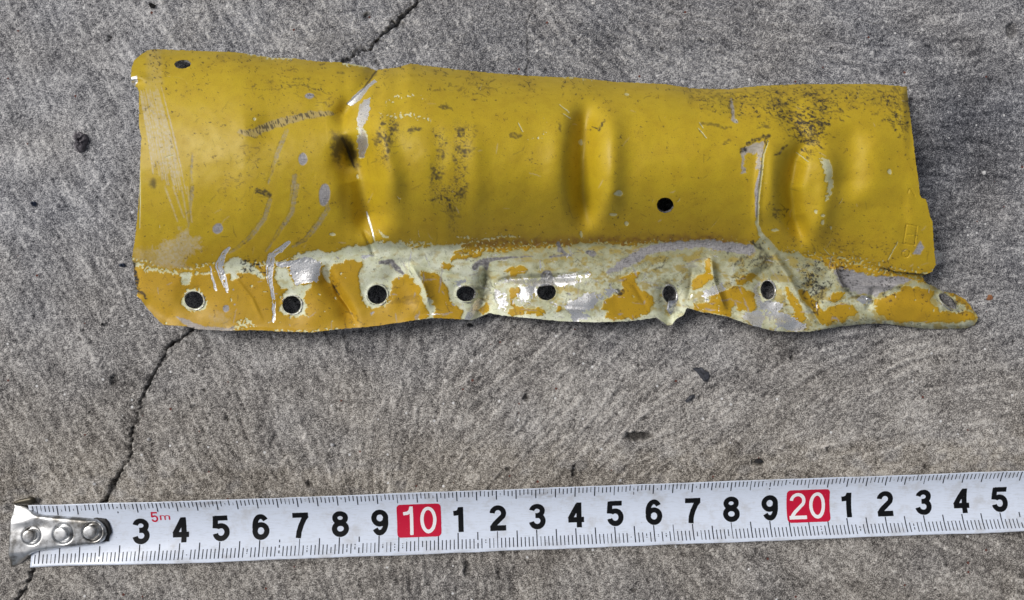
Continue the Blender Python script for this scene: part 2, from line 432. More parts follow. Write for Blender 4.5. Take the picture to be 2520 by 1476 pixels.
def ridge(P, w, amp, asym=1.0, taper=True):
    """crease (amp<0 valley, amp>0 ridge) along a polyline; asym: width ratio of its right-hand side"""
    global Z
    P = np.asarray(P, float); pad = w*3.2*max(asym, 1)
    m = (slice(*np.searchsorted(vs, [P[:, 1].min()-pad, P[:, 1].max()+pad])), slice(*np.searchsorted(us, [P[:, 0].min()-pad, P[:, 0].max()+pad])))
    d, t, sd = line_dist(U[m], V[m], P)
    ww = np.where(sd < 0, w*asym, w)
    k = (sstep(0, .28, t) if taper != 'end' else 1)*(sstep(1, .72, t) if taper != 'start' else 1)
    Z[m] += amp*np.exp(-(d/ww)**2)*k
# big crease between the left and the middle part
ridge([(930, 165), (900, 215), (872, 255), (845, 285), (836, 330)], 26, -3.2, .45, 'end')
ridge([(858, 320), (878, 380), (898, 440), (908, 520), (914, 600)], 42, -7.6)
blob_pit = np.exp(-(((U-858)/15)**2+((V-372)/26)**2)); Z -= 2.4*blob_pit
ridge([(930, 205), (918, 260), (928, 330), (955, 430), (965, 540)], 30, 2.0)
ridge([(600, 322), (700, 300), (800, 284), (850, 282)], 40, -1.3)
ridge([(1060, 260), (1078, 380), (1080, 500)], 26, -.5); ridge([(1165, 280), (1172, 420), (1168, 540)], 26, .55)
# vertical press groove
ridge([(1448, 225), (1438, 300), (1432, 390), (1434, 470), (1446, 590)], 30, -6.0)
ridge([(1500, 235), (1508, 320), (1508, 410), (1498, 560)], 28, 1.8)
ridge([(1380, 240), (1374, 400), (1380, 520)], 36, .9)
# right-hand buckle
ridge([(1812, 225), (1815, 290)], 30, -1.2); ridge([(1880, 345), (1870, 420), (1862, 520), (1866, 590)], 9, .8)
ridge([(1900, 330), (1898, 430), (1895, 560)], 26, 1.6)
ridge([(1990, 330), (1955, 395), (1944, 460), (1952, 530), (1985, 620)], 23, -4.6)
ridge([(2030, 350), (2036, 430), (2030, 510), (1995, 620)], 32, 2.0)
ridge([(1985, 240), (1945, 290), (1985, 350), (2040, 370)], 24, -1.6)
ridge([(2095, 290), (2090, 400), (2085, 500)], 46, -2.0); ridge([(2160, 300), (2140, 420), (2150, 520)], 60, .9)
Z += .22*fbm(U/120, V/120, 2, 23)*sstep(.05, .3, wv_)*sstep(1.05, .9, wv_)+.05*fbm(U/34, V/34, 2, 29)
# flange: dents between the rivet holes
ridge([(800, 640), (812, 690), (850, 745), (880, 815)], 26, -2.4, .45); ridge([(745, 660), (770, 730), (790, 810)], 30, .5)
ridge([(1000, 640), (1040, 700), (1058, 770)], 20, 1.5); ridge([(940, 650), (990, 700), (1010, 780)], 30, -1.2)
ridge([(1195, 650), (1196, 690), (1190, 730), (1182, 795)], 22, -2.6, .8, 'start')
ridge([(1200, 700), (1250, 686), (1330, 682), (1400, 680), (1470, 672)], 11, -1.5, .5)
ridge([(1240, 712), (1340, 745), (1440, 745), (1520, 735)], 34, 1.5)
ridge([(1650, 690), (1648, 730), (1650, 800)], 24, -2.0, .9, 'start')
ridge([(1748, 620), (1755, 690), (1790, 775)], 20, 1.8, .5); ridge([(1715, 650), (1705, 700), (1690, 745)], 26, -.9)
ridge([(1875, 600), (1905, 630), (1945, 690), (1975, 745), (2000, 780), (2020, 805)], 13, 2.0, .8)
ridge([(1850, 660), (1880, 700), (1890, 740)], 34, -2.0); ridge([(2000, 680), (1990, 730), (2030, 760)], 28, -1.0)
ridge([(2050, 650), (2062, 690), (2080, 720)], 10, 1.3); ridge([(1800, 785), (1880, 800), (1960, 806)], 20, 1.6)
ridge([(2150, 735), (2250, 752), (2380, 775)], 26, 1.3)
ridge([(2130, 770), (2145, 735), (2150, 700)], 10, -1.2, .6)
Z = np.where(Z < 1.2, .35+.85*np.exp((Z-1.2)/.85), Z)
ridge([(2170, 690), (2240, 705), (2320, 720)], 16, .9); ridge([(340, 730), (390, 770), (440, 800)], 20, -.8)
for P, wd, am in (([(806, 650), (830, 720), (868, 770), (882, 808)], 5, -.55), ([(1004, 640), (1044, 705), (1060, 765)], 5, .5), ([(1196, 650), (1197, 690), (1190, 730), (1184, 770)], 6, -.9),
                  ([(1750, 625), (1757, 690), (1790, 772)], 4.5, .6), ([(1702, 650), (1700, 700), (1690, 748)], 5, -.5), ([(560, 660), (620, 735), (650, 800)], 5, .28), ([(1480, 650), (1560, 700), (1600, 770)], 6, -.4), ([(1320, 735), (1380, 760), (1470, 765)], 5, .35),
                  ([(2052, 645), (2066, 690), (2088, 722)], 4, .8), ([(930, 650), (985, 640), (1080, 668), (1180, 690)], 6, -.4), ([(890, 560), (905, 590), (925, 640)], 5, -.5), ([(2100, 700), (2180, 705), (2260, 700)], 5, .4)):
    ridge(P, wd, am)
# the left corner of the flange is bent sharply down
Z -= 5.5*np.exp(-((U-326)/11)**2)*sstep(640, 660, V)*sstep(745, 720, V)
# upper left corner: a small turned-over lip
Z -= 1.6*np.exp(-(((U-335)/14)**2+((V-205)/10)**2)); Z += .8*np.exp(-(((U-345)/22)**2+((V-190)/10)**2))
for (u, v, ru, rv, rot) in HOLES[1:9]:
    c, s = math.cos(math.radians(rot)), math.sin(math.radians(rot)); x = U-u; y = V-v
    q = np.hypot((x*c+y*s)/ru, (-x*s+y*c)/rv)
    Z += .35*np.exp(-((q-1.0)/.22)**2)-1.3*np.exp(-(q/1.75)**2)
# scalloped bottom lip curls up where the flange was pried
Z -= 2.6*np.exp(-np.maximum(bu-V, 0)/9)*sstep(1980, 2080, U)
Z += .9*np.exp(-((bu-V)/7)**2)*sstep(480, 520, U)*sstep(2060, 1980, U)*np.clip(.4+fbm(U/90, V*0+3.3, 2, 81), 0, 1.2)

# ---- coverings and wear
Fz = lambda: np.zeros(U.shape)
primer, metal, soot_shade, haze, lilac, olive = Fz(), Fz(), Fz(), Fz(), Fz(), Fz()
fold_d = V-fu
# left primer chips along the fold
def chips(F, pts, w, thr, rough=4.0):
    g = Fz(); stroke(g, pts, w, 5, rough)
    f = sstep(thr, thr+.12, g*.9+.55*NG+.35*NF-.35)*np.minimum(1, g*3); np.maximum(F, f, out=F)
chips(primer, [(560, 655), (700, 645), (800, 628), (930, 604), (1010, 600), (1090, 606)], [10, 14, 20, 26, 22, 10], .42, 6)
chips(primer, tr('R2', [(225, 645), (330, 692), (480, 716), (560, 728), (640, 742), (760, 746), (900, 736)]), [16, 16, 12, 12, 12], .38)
chips(primer, tr('R2', [(600, 697), (720, 692), (850, 662), (940, 650)]), [7, 10, 8], .40)
chips(primer, tr('R2', [(230, 620), (330, 640), (440, 668)]), [14, 16, 8], .50)
stamp(primer, tr('R2', [(635, 735), (725, 735), (725, 805), (680, 848), (640, 840)]), rough=2)
stamp(primer, tr('R2', [(1000, 660), (1120, 590), (1180, 635), (1250, 680), (1350, 760), (1395, 755), (1340, 795), (1270, 755), (1180, 725), (1110, 745), (1140, 770), (1080, 805), (1050, 780), (1060, 740), (1000, 745)]))
stamp(primer, tr('R2', [(1440, 690), (1560, 680), (1590, 820), (1700, 845), (1755, 820), (1735, 880), (1690, 930), (1670, 1000), (1745, 1022), (1690, 1050), (1720, 1125), (1650, 1090), (1600, 1115), (1540, 1090), (1470, 1060), (1520, 1000), (1510, 920), (1560, 870), (1490, 860), (1440, 790)]), rough=3.5)
stamp(primer, tr('R2', [(1840, 690), (1915, 655), (1925, 710), (1912, 830), (1870, 795), (1830, 730)]))
stamp(primer, tr('R2', [(1540, 600), (1640, 570), (1780, 545), (1900, 560), (2080, 505), (2200, 505), (2350, 478), (2530, 480), (2530, 820), (2440, 870), (2410, 1000), (2340, 1010), (2250, 1045), (2190, 970), (2170, 900), (2180, 860), (2170, 800), (2160, 720), (2200, 690), (2180, 645), (2080, 620), (1950, 655), (1900, 695), (1840, 650), (1700, 610)]), rough=4)
stroke(primer, [(1205, 771), (1300, 780), (1380, 786), (1466, 789), (1560, 786)], [6, 12, 13, 11, 7], rough=4)
stamp(primer, tr('R1', [(2150, 860), (2200, 850), (2240, 960), (2228, 1060), (2205, 1125), (2160, 1115), (2150, 990)]), rough=3.5)  # white glint of the bare metal in the crease, put in as primer
# large primer area along the middle and right of the flange
stamp(primer, tr('R4', [(-20, 482), (200, 482), (350, 528), (480, 512), (640, 500), (760, 470), (900, 480), (1000, 540), (1200, 540), (1350, 510), (1500, 500), (1800, 480), (2200, 505), (2350, 480), (2760, 460)])
      + tr('R6', [(200, 540), (480, 500), (560, 430), (640, 520), (760, 560), (900, 560), (960, 600), (1060, 625), (1160, 700), (1600, 760), (2050, 830), (2460, 1120), (2300, 1260), (1000, 1300), (0, 1300)])
      + tr('R4', [(2520, 1300), (1000, 1300), (760, 1180), (690, 1190), (0, 1300), (-40, 1050)]), rough=4)
for kk, pl in (('R4', [(150, 830), (200, 770), (270, 752), (340, 790), (390, 860), (410, 950), (440, 1040), (480, 1090), (450, 1125), (-60, 1240), (-60, 1050), (30, 1040), (100, 1012), (140, 900)]),
               ('R4', [(395, 718), (520, 730), (570, 780), (620, 850), (640, 930), (655, 985), (720, 1030), (765, 1060), (740, 1135), (520, 1140), (520, 1020), (480, 950), (430, 860)]),
               ('R4', [(1110, 720), (1170, 695), (1240, 668), (1290, 690), (1325, 715), (1240, 745), (1180, 770), (1160, 730)]),
               ('R4', [(560, 660), (640, 648), (690, 690), (620, 705)]),
               ('R4', [(1160, 860), (1240, 860), (1245, 940), (1190, 960), (1220, 1040), (1180, 1025), (1170, 940)]),
               ('R4', [(1140, 1090), (1210, 1015), (1300, 1040), (1400, 1030), (1475, 1080), (1410, 1100), (1300, 1075), (1200, 1098)]),
               ('R4', [(1550, 1050), (1600, 1010), (1612, 1060), (1560, 1072)]),
               ('R4', [(1980, 1130), (2010, 1060), (1930, 1040), (2000, 960), (2080, 930), (2130, 870), (2120, 780), (2230, 725), (2290, 742), (2230, 800), (2280, 870), (2385, 940), (2400, 1000), (2360, 1080), (2240, 1125), (2100, 1135)]),
               ('R4', [(680, 560), (780, 485), (980, 470), (1300, 480), (1480, 470), (1750, 482), (1700, 505), (1400, 520), (1280, 545), (1200, 520), (1150, 560), (960, 560), (870, 600), (750, 612), (640, 640), (690, 580)]),
               ('R4', [(890, 1060), (980, 980), (985, 1060), (930, 1085)]),
               ('R6', [(0, 770), (90, 740), (80, 640), (130, 600), (150, 790), (60, 860), (-30, 880)]),
               ('R6', [(350, 790), (480, 740), (555, 750), (480, 800), (430, 832), (360, 830)]),
               ('R6', [(-20, 1010), (100, 992), (200, 885), (290, 880), (330, 850), (400, 850), (500, 910), (533, 1030), (500, 1060), (380, 1062), (335, 1010), (300, 1110), (200, 1090), (0, 1060)]),
               ('R6', [(770, 835), (850, 930), (920, 1040), (960, 1140), (930, 1180), (840, 1145), (860, 1070), (800, 980)]),
               ('R6', [(870, 890), (960, 890), (1100, 1060), (1250, 990), (1350, 1010), (1405, 1070), (1290, 1150), (1080, 1185), (1000, 1100), (940, 1010)]),
               ('R6', [(1540, 975), (1740, 900), (1800, 848), (1950, 860), (2060, 895), (2010, 980), (2100, 1060), (2250, 1080), (2330, 1045), (2430, 1120), (2350, 1155), (1980, 1165), (1720, 1165), (1560, 1085)]),
               ('R6', [(1140, 965), (1190, 900), (1290, 898), (1260, 960), (1180, 992)])):
    stamp(primer, tr(kk, pl), rough=3.2, sub=True)
# flakes in the paint bordering the primer, and paint specks left in it
zone = np.exp(-((fold_d-6)/26)**2)*sstep(700, 900, U)
primer = np.maximum(primer, sstep(.62, .72, zone*.55+.55*NG+.3*NF)*sstep(1.7, 1.2, np.abs(fold_d+8)/20))
isl = sstep(.55, .62, .75*N1+.35*NG)*sstep(10, 30, fold_d)*(1-sstep(95, 130, fold_d))*.0
primer = primer*(1-isl)
# ragged primer collar round every rivet hole of the flange
for i, (u, v, ru, rv, rot) in enumerate(HOLES[1:9]):
    g = Fz(); blob(g, u+(3 if i == 1 else 0), v+1, ru*1.42, rv*1.42, 1, 9, (.86, 1.0), rot); np.maximum(primer, g, out=primer)
chips(primer, tr('R2', [(1100, 1215), (1180, 1160), (1270, 1190)]), [22, 30, 16], .42)
chips(primer, tr('R2', [(1440, 1226), (1750, 1240), (1980, 1214)]), [5, 5, 9], .30)
chips(primer, tr('R3', [(110, 660), (180, 610), (310, 590), (450, 605)]), [14, 16, 10], .62, 6)
chips(primer, tr('R3', [(60, 745), (200, 770), (340, 750), (440, 800), (530, 760)]), [10, 18, 18, 9], .55, 6)
chips(primer, tr('R3', [(1200, 990), (1310, 970), (1420, 940), (1480, 900), (1470, 780)]), [6, 10, 12, 6], .62, 5)
chips(primer, tr('R4', [(700, 430), (770, 430), (890, 450), (1060, 430), (1150, 425), (1240, 430)]), [10, 12, 10, 14, 8], .45)
chips(primer, tr('R2', [(2340, 370), (2370, 420), (2420, 430)]), [10, 16, 8], .45)
for kk, (x, y, a, c) in (('R3', (2095, 1428, 44, 26)), ('R4', (2050, 233, 38, 17)), ('R4', (1775, 405, 14, 28)), ('R3', (1770, 990, 20, 30)), ('R3', (2165, 578, 22, 14)), ('R5', (1668, 1015, 22, 26)),
                       ('R2', (1935, 405, 30, 18)), ('R6', (690, 367, 36, 13)), ('R6', (1098, 300, 17, 24)), ('R6', (1035, 208, 16, 17)), ('R6', (1100, 246, 17, 14)), ('R1', (1268, 790, 14, 17)), ('R6', (1165, 350, 10, 12)),
                       ('R6', (1612, 630, 8, 12)), ('R4', (2165, 312, 20, 20)), ('R1', (2145, 1285, 12, 20)), ('R5', (350, 580, 20, 17))):
    ox, oy, s = T[kk]; blob(primer, ox+s*x, oy+s*y, a*s, c*s, 1, 2, (.75, 1.05))
stamp(primer, tr('R5', [(1075, 900), (1130, 895), (1180, 960), (1190, 1080), (1170, 1200), (1110, 1290), (1130, 1180), (1120, 1060), (1080, 980)]), rough=4, val=.8)
stroke(primer, tr('R5', [(632, 750), (590, 860), (572, 1040), (545, 1240), (538, 1475)])+tr('R6', [(530, 300), (575, 420)]), [2, 5, 6, 6, 6, 7, 10], rough=1.5)
stroke(primer, tr('R6', [(560, 400), (640, 480), (700, 560), (800, 780), (900, 960), (1000, 1090), (1080, 1195)]), [10, 14, 12, 12, 10, 14, 8], rough=2)
stroke(primer, tr('R2', [(2228, 215), (2262, 330), (2290, 440), (2330, 590)]), [5, 6, 4, 3], rough=1)
stroke(primer, tr('R2', [(300, 1020), (430, 1140)]), [6, 3], rough=3, broken=.5)
# top edge: bright flakes where the paint let go
chips(primer, tr('R1', [(1100, 222), (1300, 245), (1420, 266), (1600, 268)]), [5, 6, 6], .12, 2)
chips(primer, tr('R1', [(2030, 312), (2130, 322), (2230, 340)]), [8, 11, 7], .12, 2)
chips(primer, tr('R3', [(1600, 435), (1700, 436), (1900, 455)]), [4, 7, 5], .3, 2)
stroke(primer, tr('R5', [(1500, 252), (1560, 238)]), [4, 4], rough=.5)
stroke(primer, [(344, 400), (345, 500), (344, 560)], [2.4, 3, 2], rough=.6)
# bright white scratches in the paint
for kk, a, bb in (('R3', (1590, 665), (1672, 735)), ('R3', (1620, 745), (1685, 785)), ('R5', (870, 845), (975, 925)), ('R5', (30, 640), (100, 722)), ('R5', (40, 590), (70, 640)), ('R3', (1235, 820), (1275, 900)),
                  ('R6', (1110, 530), (1150, 580)), ('R1', (500, 1120), (570, 1100)), ('R6', (1740, 470), (1660, 620))):
    stroke(primer, tr(kk, [a, bb]), [2.2, 3.0], rough=1, val=.9)
stroke(primer, tr('R1', [(270, 440), (400, 432), (540, 425), (620, 435), (670, 465), (690, 490)]), [2.4, 2.2, 2, 1.6], rough=.5, val=.55)

# bare aluminium
stamp(metal, tr('R1', [(2180, 640), (2262, 600), (2240, 780), (2190, 870), (2235, 960), (2230, 1060), (2205, 1120), (2160, 1110), (2150, 990), (2170, 900), (2140, 790)]), rough=2.5)
stamp(metal, tr('R1', [(2055, 655), (2150, 560), (2290, 450), (2320, 470), (2250, 520), (2170, 630), (2090, 682)]), rough=1, val=.85)
stamp(metal, tr('R2', [(1570, 640), (1690, 590), (1830, 640), (1815, 800), (1620, 835), (1580, 760)]), rough=3)
stamp(metal, tr('R2', [(1440, 650), (1600, 630), (1640, 670), (1480, 690)]), rough=2)
stamp(metal, tr('R2', [(2140, 600), (2230, 575), (2300, 590), (2200, 615)]), rough=2, val=.8)
stroke(metal, tr('R2', [(1050, 520), (1010, 560), (985, 610), (960, 680), (1000, 790), (1035, 895)]), [6, 14, 20, 17, 14, 7], rough=1, streak=.30)
stroke(metal, tr('R2', [(885, 680), (905, 780), (935, 880)]), [3, 6, 6], rough=1.2)
stroke(metal, tr('R2', [(1560, 470), (1470, 550), (1410, 590), (1395, 680), (1395, 800), (1430, 960), (1430, 1150)]), [8, 16, 20, 15, 9, 9, 7], rough=1, streak=.30)
stroke(metal, tr('R2', [(2228, 215), (2262, 330), (2290, 440)]), [4, 5, 2], rough=.6, val=.8)
for pl in ([(680, 830), (740, 780), (830, 790), (905, 820), (890, 890), (800, 840), (720, 862)], [(1060, 800), (1300, 778), (1410, 770), (1400, 835), (1260, 830), (1080, 822)],
           [(1240, 860), (1400, 840), (1405, 950), (1560, 980), (1560, 1010), (1300, 1010), (1240, 960)], [(1390, 765), (1880, 735), (1912, 800), (1620, 852), (1400, 850)],
           [(1640, 1010), (1760, 920), (1900, 900), (1925, 1000), (1900, 1140), (1700, 1155), (1665, 1070)], [(1905, 920), (2050, 850), (2085, 900), (1950, 1005)], [(1030, 900), (1130, 880), (1140, 1030), (1060, 1040)]):
    g = Fz(); stamp(g, tr('R4', pl), rough=6, soft=2.5); g *= sstep(-.25, .1, NG*.6+NL+.22); np.maximum(metal, g, out=metal)
stroke(metal, tr('R4', [(900, 980), (850, 1050), (800, 1130)]), [16, 14, 14], rough=1.5, streak=.2)
for pl in ([(500, 870), (560, 790), (545, 920), (585, 985), (760, 985), (745, 1060), (600, 1070), (540, 1010), (510, 945)], [(400, 1105), (520, 1060), (700, 1060), (830, 1110), (970, 1195), (870, 1240), (640, 1235), (500, 1190)],
           [(40, 945), (100, 870), (240, 818), (285, 870), (200, 905), (100, 965)]):
    g = Fz(); stamp(g, tr('R6', pl), rough=4, soft=2); g *= sstep(-.5, -.1, NG*.6+NL+.2); np.maximum(metal, g, out=metal)
stamp(metal, tr('R6', [(1380, 960), (1440, 925), (1520, 965), (1510, 1000), (1430, 1000)]), rough=2)
stamp(metal, tr('R1', [(205, 430), (262, 420), (262, 470), (240, 510), (215, 500)]), rough=1)
# rubbed through, dull and oxidised (grey-lilac), plus one painted reflection
for (x, y, a, c, rot, kk) in ((1735, 592, 42, 25, 0, 'R1'), (1680, 1135, 40, 58, 0, 'R1'), (1865, 1440, 50, 105, 6, 'R1'), (950, 355, 45, 52, 20, 'R2'), (1022, 1040, 30, 34, 0, 'R2')):
    ox, oy, s = T[kk]; blob(lilac, ox+s*x, oy+s*y, a*s, c*s, 1, 1.2, (.86, 1.0), rot)
stamp(lilac, tr('R4', [(1980, 735), (2090, 650), (2200, 575), (2350, 500), (2530, 470), (2760, 455)])+tr('R6', [(140, 450), (360, 480), (500, 492), (520, 560), (480, 582), (200, 545), (60, 510)])
      + tr('R4', [(2520, 545), (2380, 565), (2240, 655), (2080, 725), (2000, 750)]), rough=2.5)
stamp(lilac, tr('R6', [(1180, 715), (1240, 695), (1500, 755), (1800, 770), (1870, 800), (1750, 830), (1640, 885), (1560, 935), (1360, 900), (1260, 850)]), rough=3)
stamp(lilac, tr('R6', [(1935, 458), (1967, 520), (1930, 578), (1868, 572)]), rough=.8)
stamp(lilac, tr('R5', [(400, 830), (500, 770), (590, 760), (575, 860), (560, 1000), (520, 1000), (540, 860), (440, 850), (420, 960), (440, 1030), (400, 1020)]), rough=3, val=.8)
stroke(lilac, tr('R5', [(560, 1010), (530, 1130), (528, 1400)]), [5, 9, 4], rough=1)
stroke(lilac, tr('R5', [(310, 390), (325, 480), (330, 570), (360, 585)]), [4, 8, 8, 8], rough=2, val=.8)
stamp(lilac, tr('R2', [(590, 1100), (700, 1140), (830, 1190), (1080, 1205), (1080, 1235), (850, 1228), (720, 1214), (640, 1165)]), rough=2, val=.85)  # grey reflection on the curled bottom-left edge, put into the colour
for kk, P, wd in (('R4', [(855, 690), (900, 650), (1000, 620), (1120, 606), (1250, 598), (1360, 594)], [10, 16, 9, 5, 3, 2]), ('R4', [(945, 620), (955, 660), (962, 700)], [10, 22, 8]), ('R4', [(1580, 480), (1595, 540), (1640, 575), (1690, 588)], [9, 12, 8, 3]),
                  ('R4', [(1505, 600), (1580, 588), (1690, 586)], [4, 5, 3]), ('R4', [(50, 645), (140, 640), (190, 690), (250, 742)], [8, 14, 12, 6]), ('R4', [(1480, 760), (1500, 830)], [28, 24]), ('R4', [(1830, 560), (1880, 570)], [10, 14])):
    g = Fz(); stroke(g, tr(kk, P), wd, rough=2, streak=.15); np.maximum(lilac, g, out=lilac); np.maximum(soot_shade, g*(.45+.4*NG), out=soot_shade)
# scraped grooves, olive with dark edges
for kk, P, wd in (('R1', [(1540, 895), (1475, 1050), (1410, 1240), (1380, 1345)], [15, 17, 12, 5]), ('R1', [(733, 1085), (720, 1280), (733, 1460)], [5, 9, 11]),
                  ('R2', [(1400, 110), (1350, 270), (1230, 430), (1100, 535), (1050, 560)], [14, 18, 18, 13, 9]), ('R2', [(1625, -10), (1585, 220), (1470, 390), (1365, 545)], [20, 18, 13, 7]),
                  ('R2', [(1880, 120), (1895, 190), (1800, 330), (1700, 450), (1590, 510)], [12, 20, 20, 14, 8]), ('R2', [(730, 0), (720, 160), (700, 340)], [12, 9, 4]), ('R1', [(1610, 1280), (1590, 1475)], [20, 22])):
    wd = list(np.asarray(wd)*.78)
    g = Fz(); stroke(g, tr(kk, P), wd, rough=1.6, streak=.22, streak_len=.3); i4 = Fz(); stroke(i4, tr(kk, P), np.asarray(wd)*.8, rough=1.0, streak=.62, streak_len=.6, val=.5); np.maximum(haze, i4, out=haze); np.maximum(lilac, g*.10*np.clip(.5+NG, 0, 1), out=lilac); np.maximum(olive, g*np.clip(.3+.6*NG+.4*NL, 0, .6), out=olive)
    e = Fz(); stroke(e, tr(kk, P), np.asarray(wd)+1.2, rough=1.6); i2 = Fz(); stroke(i2, tr(kk, P), np.maximum(np.asarray(wd)-3.5, 1), rough=1.6)
    np.maximum(soot_shade, (e-i2)*np.clip(.8*NG+.5*NL-.1, 0, .5), out=soot_shade); Z -= .03*g; i3 = Fz(); stroke(i3, tr(kk, P), wd, rough=1.2, streak=.5, streak_len=.5, val=.16); np.maximum(soot_shade, i3, out=soot_shade)
# pale hazy scratches at the left end
rs = np.random.default_rng(5)
for k in range(40):
    f = rs.random(); f = .15*round(f/.15)+rs.normal(0, .03); a = (290+170*f, 555-40*f+rs.uniform(-20, 60)); bb = (400+270*f, 1250+220*f+rs.uniform(-160, 20))
    stroke(haze, tr('R1', [a, ((a[0]+bb[0])/2+8, (a[1]+bb[1])/2), bb]), [1.2, rs.uniform(2, 4.6), rs.uniform(1, 3.5)], soft=1.3, rough=.7, val=rs.uniform(.7, 1.0), broken=rs.uniform(-.9, -.35))
for a, bb, w0 in (((500, 0), (605, 290), 10), ((570, 0), (660, 260), 10), ((640, 0), (700, 330), 9), ((690, 0), (730, 300), 8)):
    stroke(haze, tr('R2', [a, bb]), [w0*.5, w0*.3], soft=1.6, rough=.7, val=.6)
stamp(haze, tr('R2', [(405, 540), (500, 460), (600, 440), (640, 370), (700, 340), (720, 410), (830, 500), (800, 545), (650, 600), (700, 685), (620, 705), (480, 680), (390, 620)]), soft=5, rough=9, val=.72)
stamp(haze, tr('R2', [(250, 540), (400, 540), (420, 660), (230, 640)]), soft=8, rough=8, val=.4)
stamp(haze, tr('R1', [(350, 180), (462, 180), (475, 530), (335, 530)]), soft=6, rough=3, val=.2)
stamp(haze, tr('R2', [(900, 1080), (1020, 1080), (1080, 1190), (900, 1180)]), soft=8, rough=8, val=.35)
if False: stamp(haze, tr('R5', [(1480, 850), (1560, 900), (1640, 1160), (1400, 1240), (1340, 1150)]), soft=16, rough=12, val=.4)
haze = haze*np.clip(.72+.5*NG+.35*NF, 0, 1)

# grime: density map, then flecks
dens = .37+.22*NL+.12*sstep(900, 300, U)*sstep(500, 250, V)+Fz()
def dz(pts, val, soft=10, rough=8):
    g = Fz(); stamp(g, pts, soft=soft*2.2, rough=rough*1.6, val=val); np.maximum(dens, g, out=dens)
dz(tr('R1', [(1200, 480), (1500, 380), (1900, 420), (1950, 640), (1400, 700)]), .55)
dz(tr('R1', [(900, 950), (1500, 950), (1450, 1470), (900, 1470)]), .46, 14)
dz(tr('R1', [(480, 330), (700, 350), (720, 900), (560, 900)]), .36, 14)
dz(tr('R3', [(60, 340), (1500, 440), (1500, 500), (1000, 700), (300, 520), (0, 560)]), .46, 12)
dz(tr('R3', [(1650, 470), (2000, 500), (2010, 660), (1700, 680)]), .5)
dz(tr('R5', [(0, 310), (620, 290), (1200, 270), (1820, 290), (1900, 720), (1760, 720), (1700, 640), (1600, 500), (1250, 520), (1050, 640), (1040, 850), (880, 780), (760, 600), (620, 640), (0, 540)]), .66, 10)
dz(tr('R5', [(640, 380), (820, 380), (860, 520), (1160, 400), (1200, 520), (1100, 600), (1060, 850), (960, 830), (840, 660), (700, 520)]), 1.2, 16, 14)
dz(tr('R5', [(1600, 520), (1800, 380), (1860, 700), (1740, 700)]), .92, 10, 12)
dz(tr('R6', [(600, 100), (760, 200), (780, 320), (700, 330)]), .8); dz(tr('R6', [(480, 330), (2000, 330), (2000, 640), (1200, 640), (600, 500)]), .56, 14)
dz(tr('R6', [(350, 160), (480, 200), (500, 420), (350, 420)]), .55)
dz(tr('R6', [(880, 600), (1180, 700), (1240, 800), (1060, 1000), (900, 900)]), .75); dz(tr('R6', [(1150, 690), (1210, 650), (1400, 690), (1230, 740)]), 1.1, 5)
dz(tr('R4', [(150, 540), (640, 520), (620, 640), (460, 600)]), .7); dz(tr('R2', [(1140, 600), (1200, 590), (1330, 650), (1400, 720), (1370, 760), (1250, 720), (1120, 680)]), 1.08, 5)
dz(tr('R4', [(1650, 480), (2500, 480), (2500, 620), (2200, 640), (1800, 560)]), .45); dz(tr('R4', [(900, 840), (1020, 800), (1020, 980), (930, 1000)]), .8, 10)
dz(tr('R2', [(250, 740), (330, 830), (520, 1000), (620, 1140), (560, 1150), (420, 1000), (280, 860)]), .85, 8)
wx = U+3.2*perlin(U/7, V/7, 101)+1.5*N1; wy = V+3.2*perlin(U/7, V/7, 102)
curl = 1-sstep(.03, .13, np.abs(perlin(wx/8.5, wy/6.5, 91)))                 # thin curly hairs of grime
st_ = sstep(1600, 1800, U)*sstep(430, 330, V); spot = perlin(wx/5.2*(1-st_)+(wx+.35*wy)/10.5*st_, wy/4.0, 92)
gate = perlin(U/13, V/9, 93)*.6+.4*perlin(U/6, V/5, 94)
thr = .78-.95*dens
dens += (.10+.10*sstep(600, 1000, U))*sstep(.22, .02, wv_)*np.clip(.6+NL, .2, 1)+.22*sstep(1300, 2000, U)*sstep(.8, 1.05, wv_)*np.clip(.5+NL, 0, 1)  # grime denser at the top edge, where it also paints in thin shadow
thr = .80-.95*dens
fleck = np.maximum(curl*sstep(thr, thr+.12, gate+.10), sstep(thr+.14, thr+.26, spot*.6+gate*.45))
soot_shade = np.maximum(soot_shade, fleck*np.clip(.50+.5*dens, 0, .93))
smudge = np.clip((dens-.50)*1.05, 0, .72)*np.clip(.50+.9*gate+.7*fbm(U/38, V/22, 3, 98), 0, 1)
soot_shade = np.maximum(soot_shade, smudge)
# mottled scuff trails (stuck, torn residue)
for kk, pl in (('R3', [(480, 870), (620, 880), (615, 1050), (600, 1200), (590, 1350), (480, 1340), (500, 1200), (560, 1080), (520, 1000)]), ('R3', [(700, 800), (770, 850), (870, 850), (850, 1060), (780, 1180), (800, 1470), (660, 1400), (690, 1200), (670, 1060)]),
               ('R4', [(470, -10), (790, -10), (765, 130), (700, 210), (650, 230), (500, 130)]), ('R4', [(640, 240), (720, 255), (700, 380), (660, 420)]), ('R3', [(60, 760), (190, 770), (240, 960), (150, 1010), (120, 1190), (50, 1200), (0, 980)])):
    g = Fz(); stamp(g, tr(kk, pl), soft=7, rough=7)
    np.maximum(lilac, g*.05*np.clip(.5+NG, 0, 1), out=lilac)
    f = g*np.maximum(1-sstep(.05, .16, np.abs(perlin(wx/9, wy/8, 95))), sstep(.05, .3, perlin(wx/22, wy/30, 96)+.35*NG))*np.clip(.75+.8*NG, .1, 1); np.maximum(soot_shade, f*.82, out=soot_shade)
g = Fz(); stroke(g, tr('R1', [(1140, 900), (1250, 915), (1400, 845), (1560, 800), (1750, 750), (1930, 742)]), [12, 22, 20, 18, 18, 9], rough=3)
